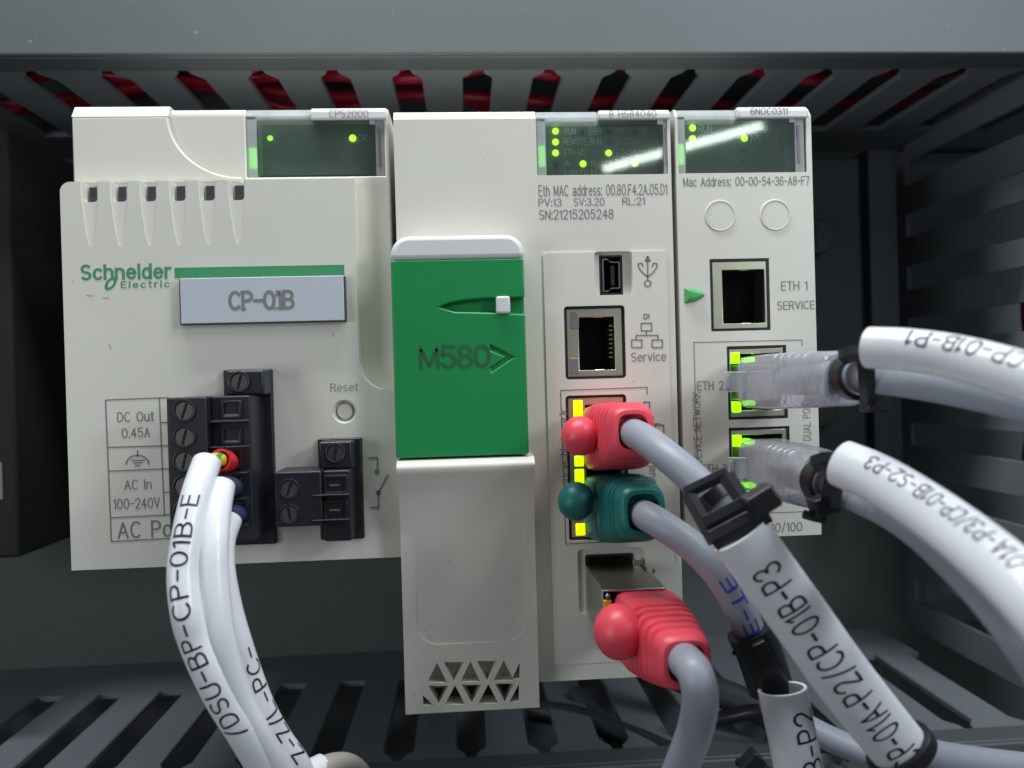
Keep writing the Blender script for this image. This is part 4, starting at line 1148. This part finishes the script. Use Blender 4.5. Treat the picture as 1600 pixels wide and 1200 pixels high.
# wide black tie above the short sleeve
t2 = empty('cable_tie', 'black cable tie wrapped on the green-plug cable above the short sleeve', 'cable tie', GT)
mb = MB()
build('strap', tube(MB(), Path([Q(*p) for p in [(1170, 985, -35), (1186, 1020, -34.5), (1204, 1075, -33)]], 20), 3.5, 4.3, 22), M['tie'], t2, angle=50)
build('head', obox(MB(), P(1192, 1022, -39), ((.4, 0, -.9), (.9, 0, .4), (0, 1, 0)), (2.6, 1.4, 1.0)), M['tie'], t2, bevel=.4)
build('tail', ribbon(MB(), [(1182, 1028, -36), (1165, 1022, -35), (1145, 1015, -34)], 1.8, .9), M['tie'], t2, smooth=False)
# ties on the clear-plug cables
t3 = empty('cable_tie', 'black cable tie with pointed tail beside the upper clear plug', 'cable tie', GT)
build('strap', band(MB(), pD, q_at(pD, 1354, 590), 4.2, 3.4, (1.0, 0), w=3.0), M['tie'], t3, bevel=.1)
build('tail', ribbon(MB(), [(1314, 559, -52), (1330, 553, -55), (1352, 552, -58)], 2.8, .9), M['tie'], t3, smooth=False)
build('strap', ribbon(MB(), [(1352, 552, -58), (1354, 590, -56), (1358, 640, -46)], 2.6, 1.0), M['tie'], t3, smooth=False)
build('head', obox(MB(), P(1366, 622, -47), ((1, 0, 0), (0, 0, 1), (0, 1, 0)), (2.0, 2.4, 1.6)), M['tie'], t3, bevel=.4)
t4 = empty('cable_tie', 'black cable tie with square head beside the lower clear plug', 'cable tie', GT)
build('strap', band(MB(), pE, q_at(pE, 1300, 760), 4.2, 3.5, (.8, 0), w=3.4), M['tie'], t4, bevel=.1)
build('tail', ribbon(MB(), [(1270, 726, -50), (1292, 720, -53), (1322, 722, -55)], 3.0, .9), M['tie'], t4, smooth=False)
build('strap', ribbon(MB(), [(1312, 722, -56), (1302, 756, -53), (1296, 800, -47)], 3.2, 1.0), M['tie'], t4, smooth=False)
build('head', obox(MB(), P(1286, 789, -47), ((.95, 0, .25), (-.25, 0, .95), (0, 1, 0)), (2.1, 1.6, 1.8)), M['tie'], t4, bevel=.4)
build('tail', ribbon(MB(), [(1290, 812, -46), (1272, 808, -46), (1255, 803, -46)], 1.6, 1.0), M['tie'], t4, smooth=False)
t5 = empty('cable_tie', 'black cable tie at the lower end of the long front sleeve', 'cable tie', GT)
hp = P(1422, 1142, -44)
build('strap', MB().ring([(hp.x-2.0, hp.z-2.4), (hp.x+1.6, hp.z-2.2), (hp.x+1.2, hp.z+1.9), (hp.x-2.2, hp.z+2.2)], [(hp.x-1.7, hp.z-2.0), (hp.x+1.2, hp.z-1.8), (hp.x+.8, hp.z+1.5), (hp.x-1.8, hp.z+1.8)], hp.y, hp.y+2), M['tie'], t5, bevel=.15)
build('head', obox(MB(), P(1434, 1163, -46), ((.9, 0, .4), (-.4, 0, .9), (0, 1, 0)), (1.6, 1.3, 1.5)), M['tie'], t5, bevel=.4)
build('tail', ribbon(MB(), [(1432, 1150, -46), (1440, 1144, -46), (1448, 1140, -46)], 1.2, .7), M['tie'], t5, smooth=False)
build('strap', band(MB(), sA, .03, 3.3, 5.0, w=2.6), M['tie'], t5, bevel=.1)
t6 = empty('cable_tie', 'black cable tie with square head at the bottom, left of the short sleeve', 'cable tie', GT)
build('head', obox(MB(), P(1174, 1192, -20), ((.7, 0, .7), (-.7, 0, .7), (0, 1, 0)), (2.4, 1.7, 1.7)), M['tie'], t6, bevel=.4)
build('tail', ribbon(MB(), [(1170, 1194, -20), (1158, 1192, -19), (1150, 1190, -18)], 1.6, .9), M['tie'], t6, smooth=False)
build('strap', ribbon(MB(), [(1178, 1196, -19), (1196, 1206, -16), (1210, 1224, -12)], 2.6, .9), M['tie'], t6, smooth=False)
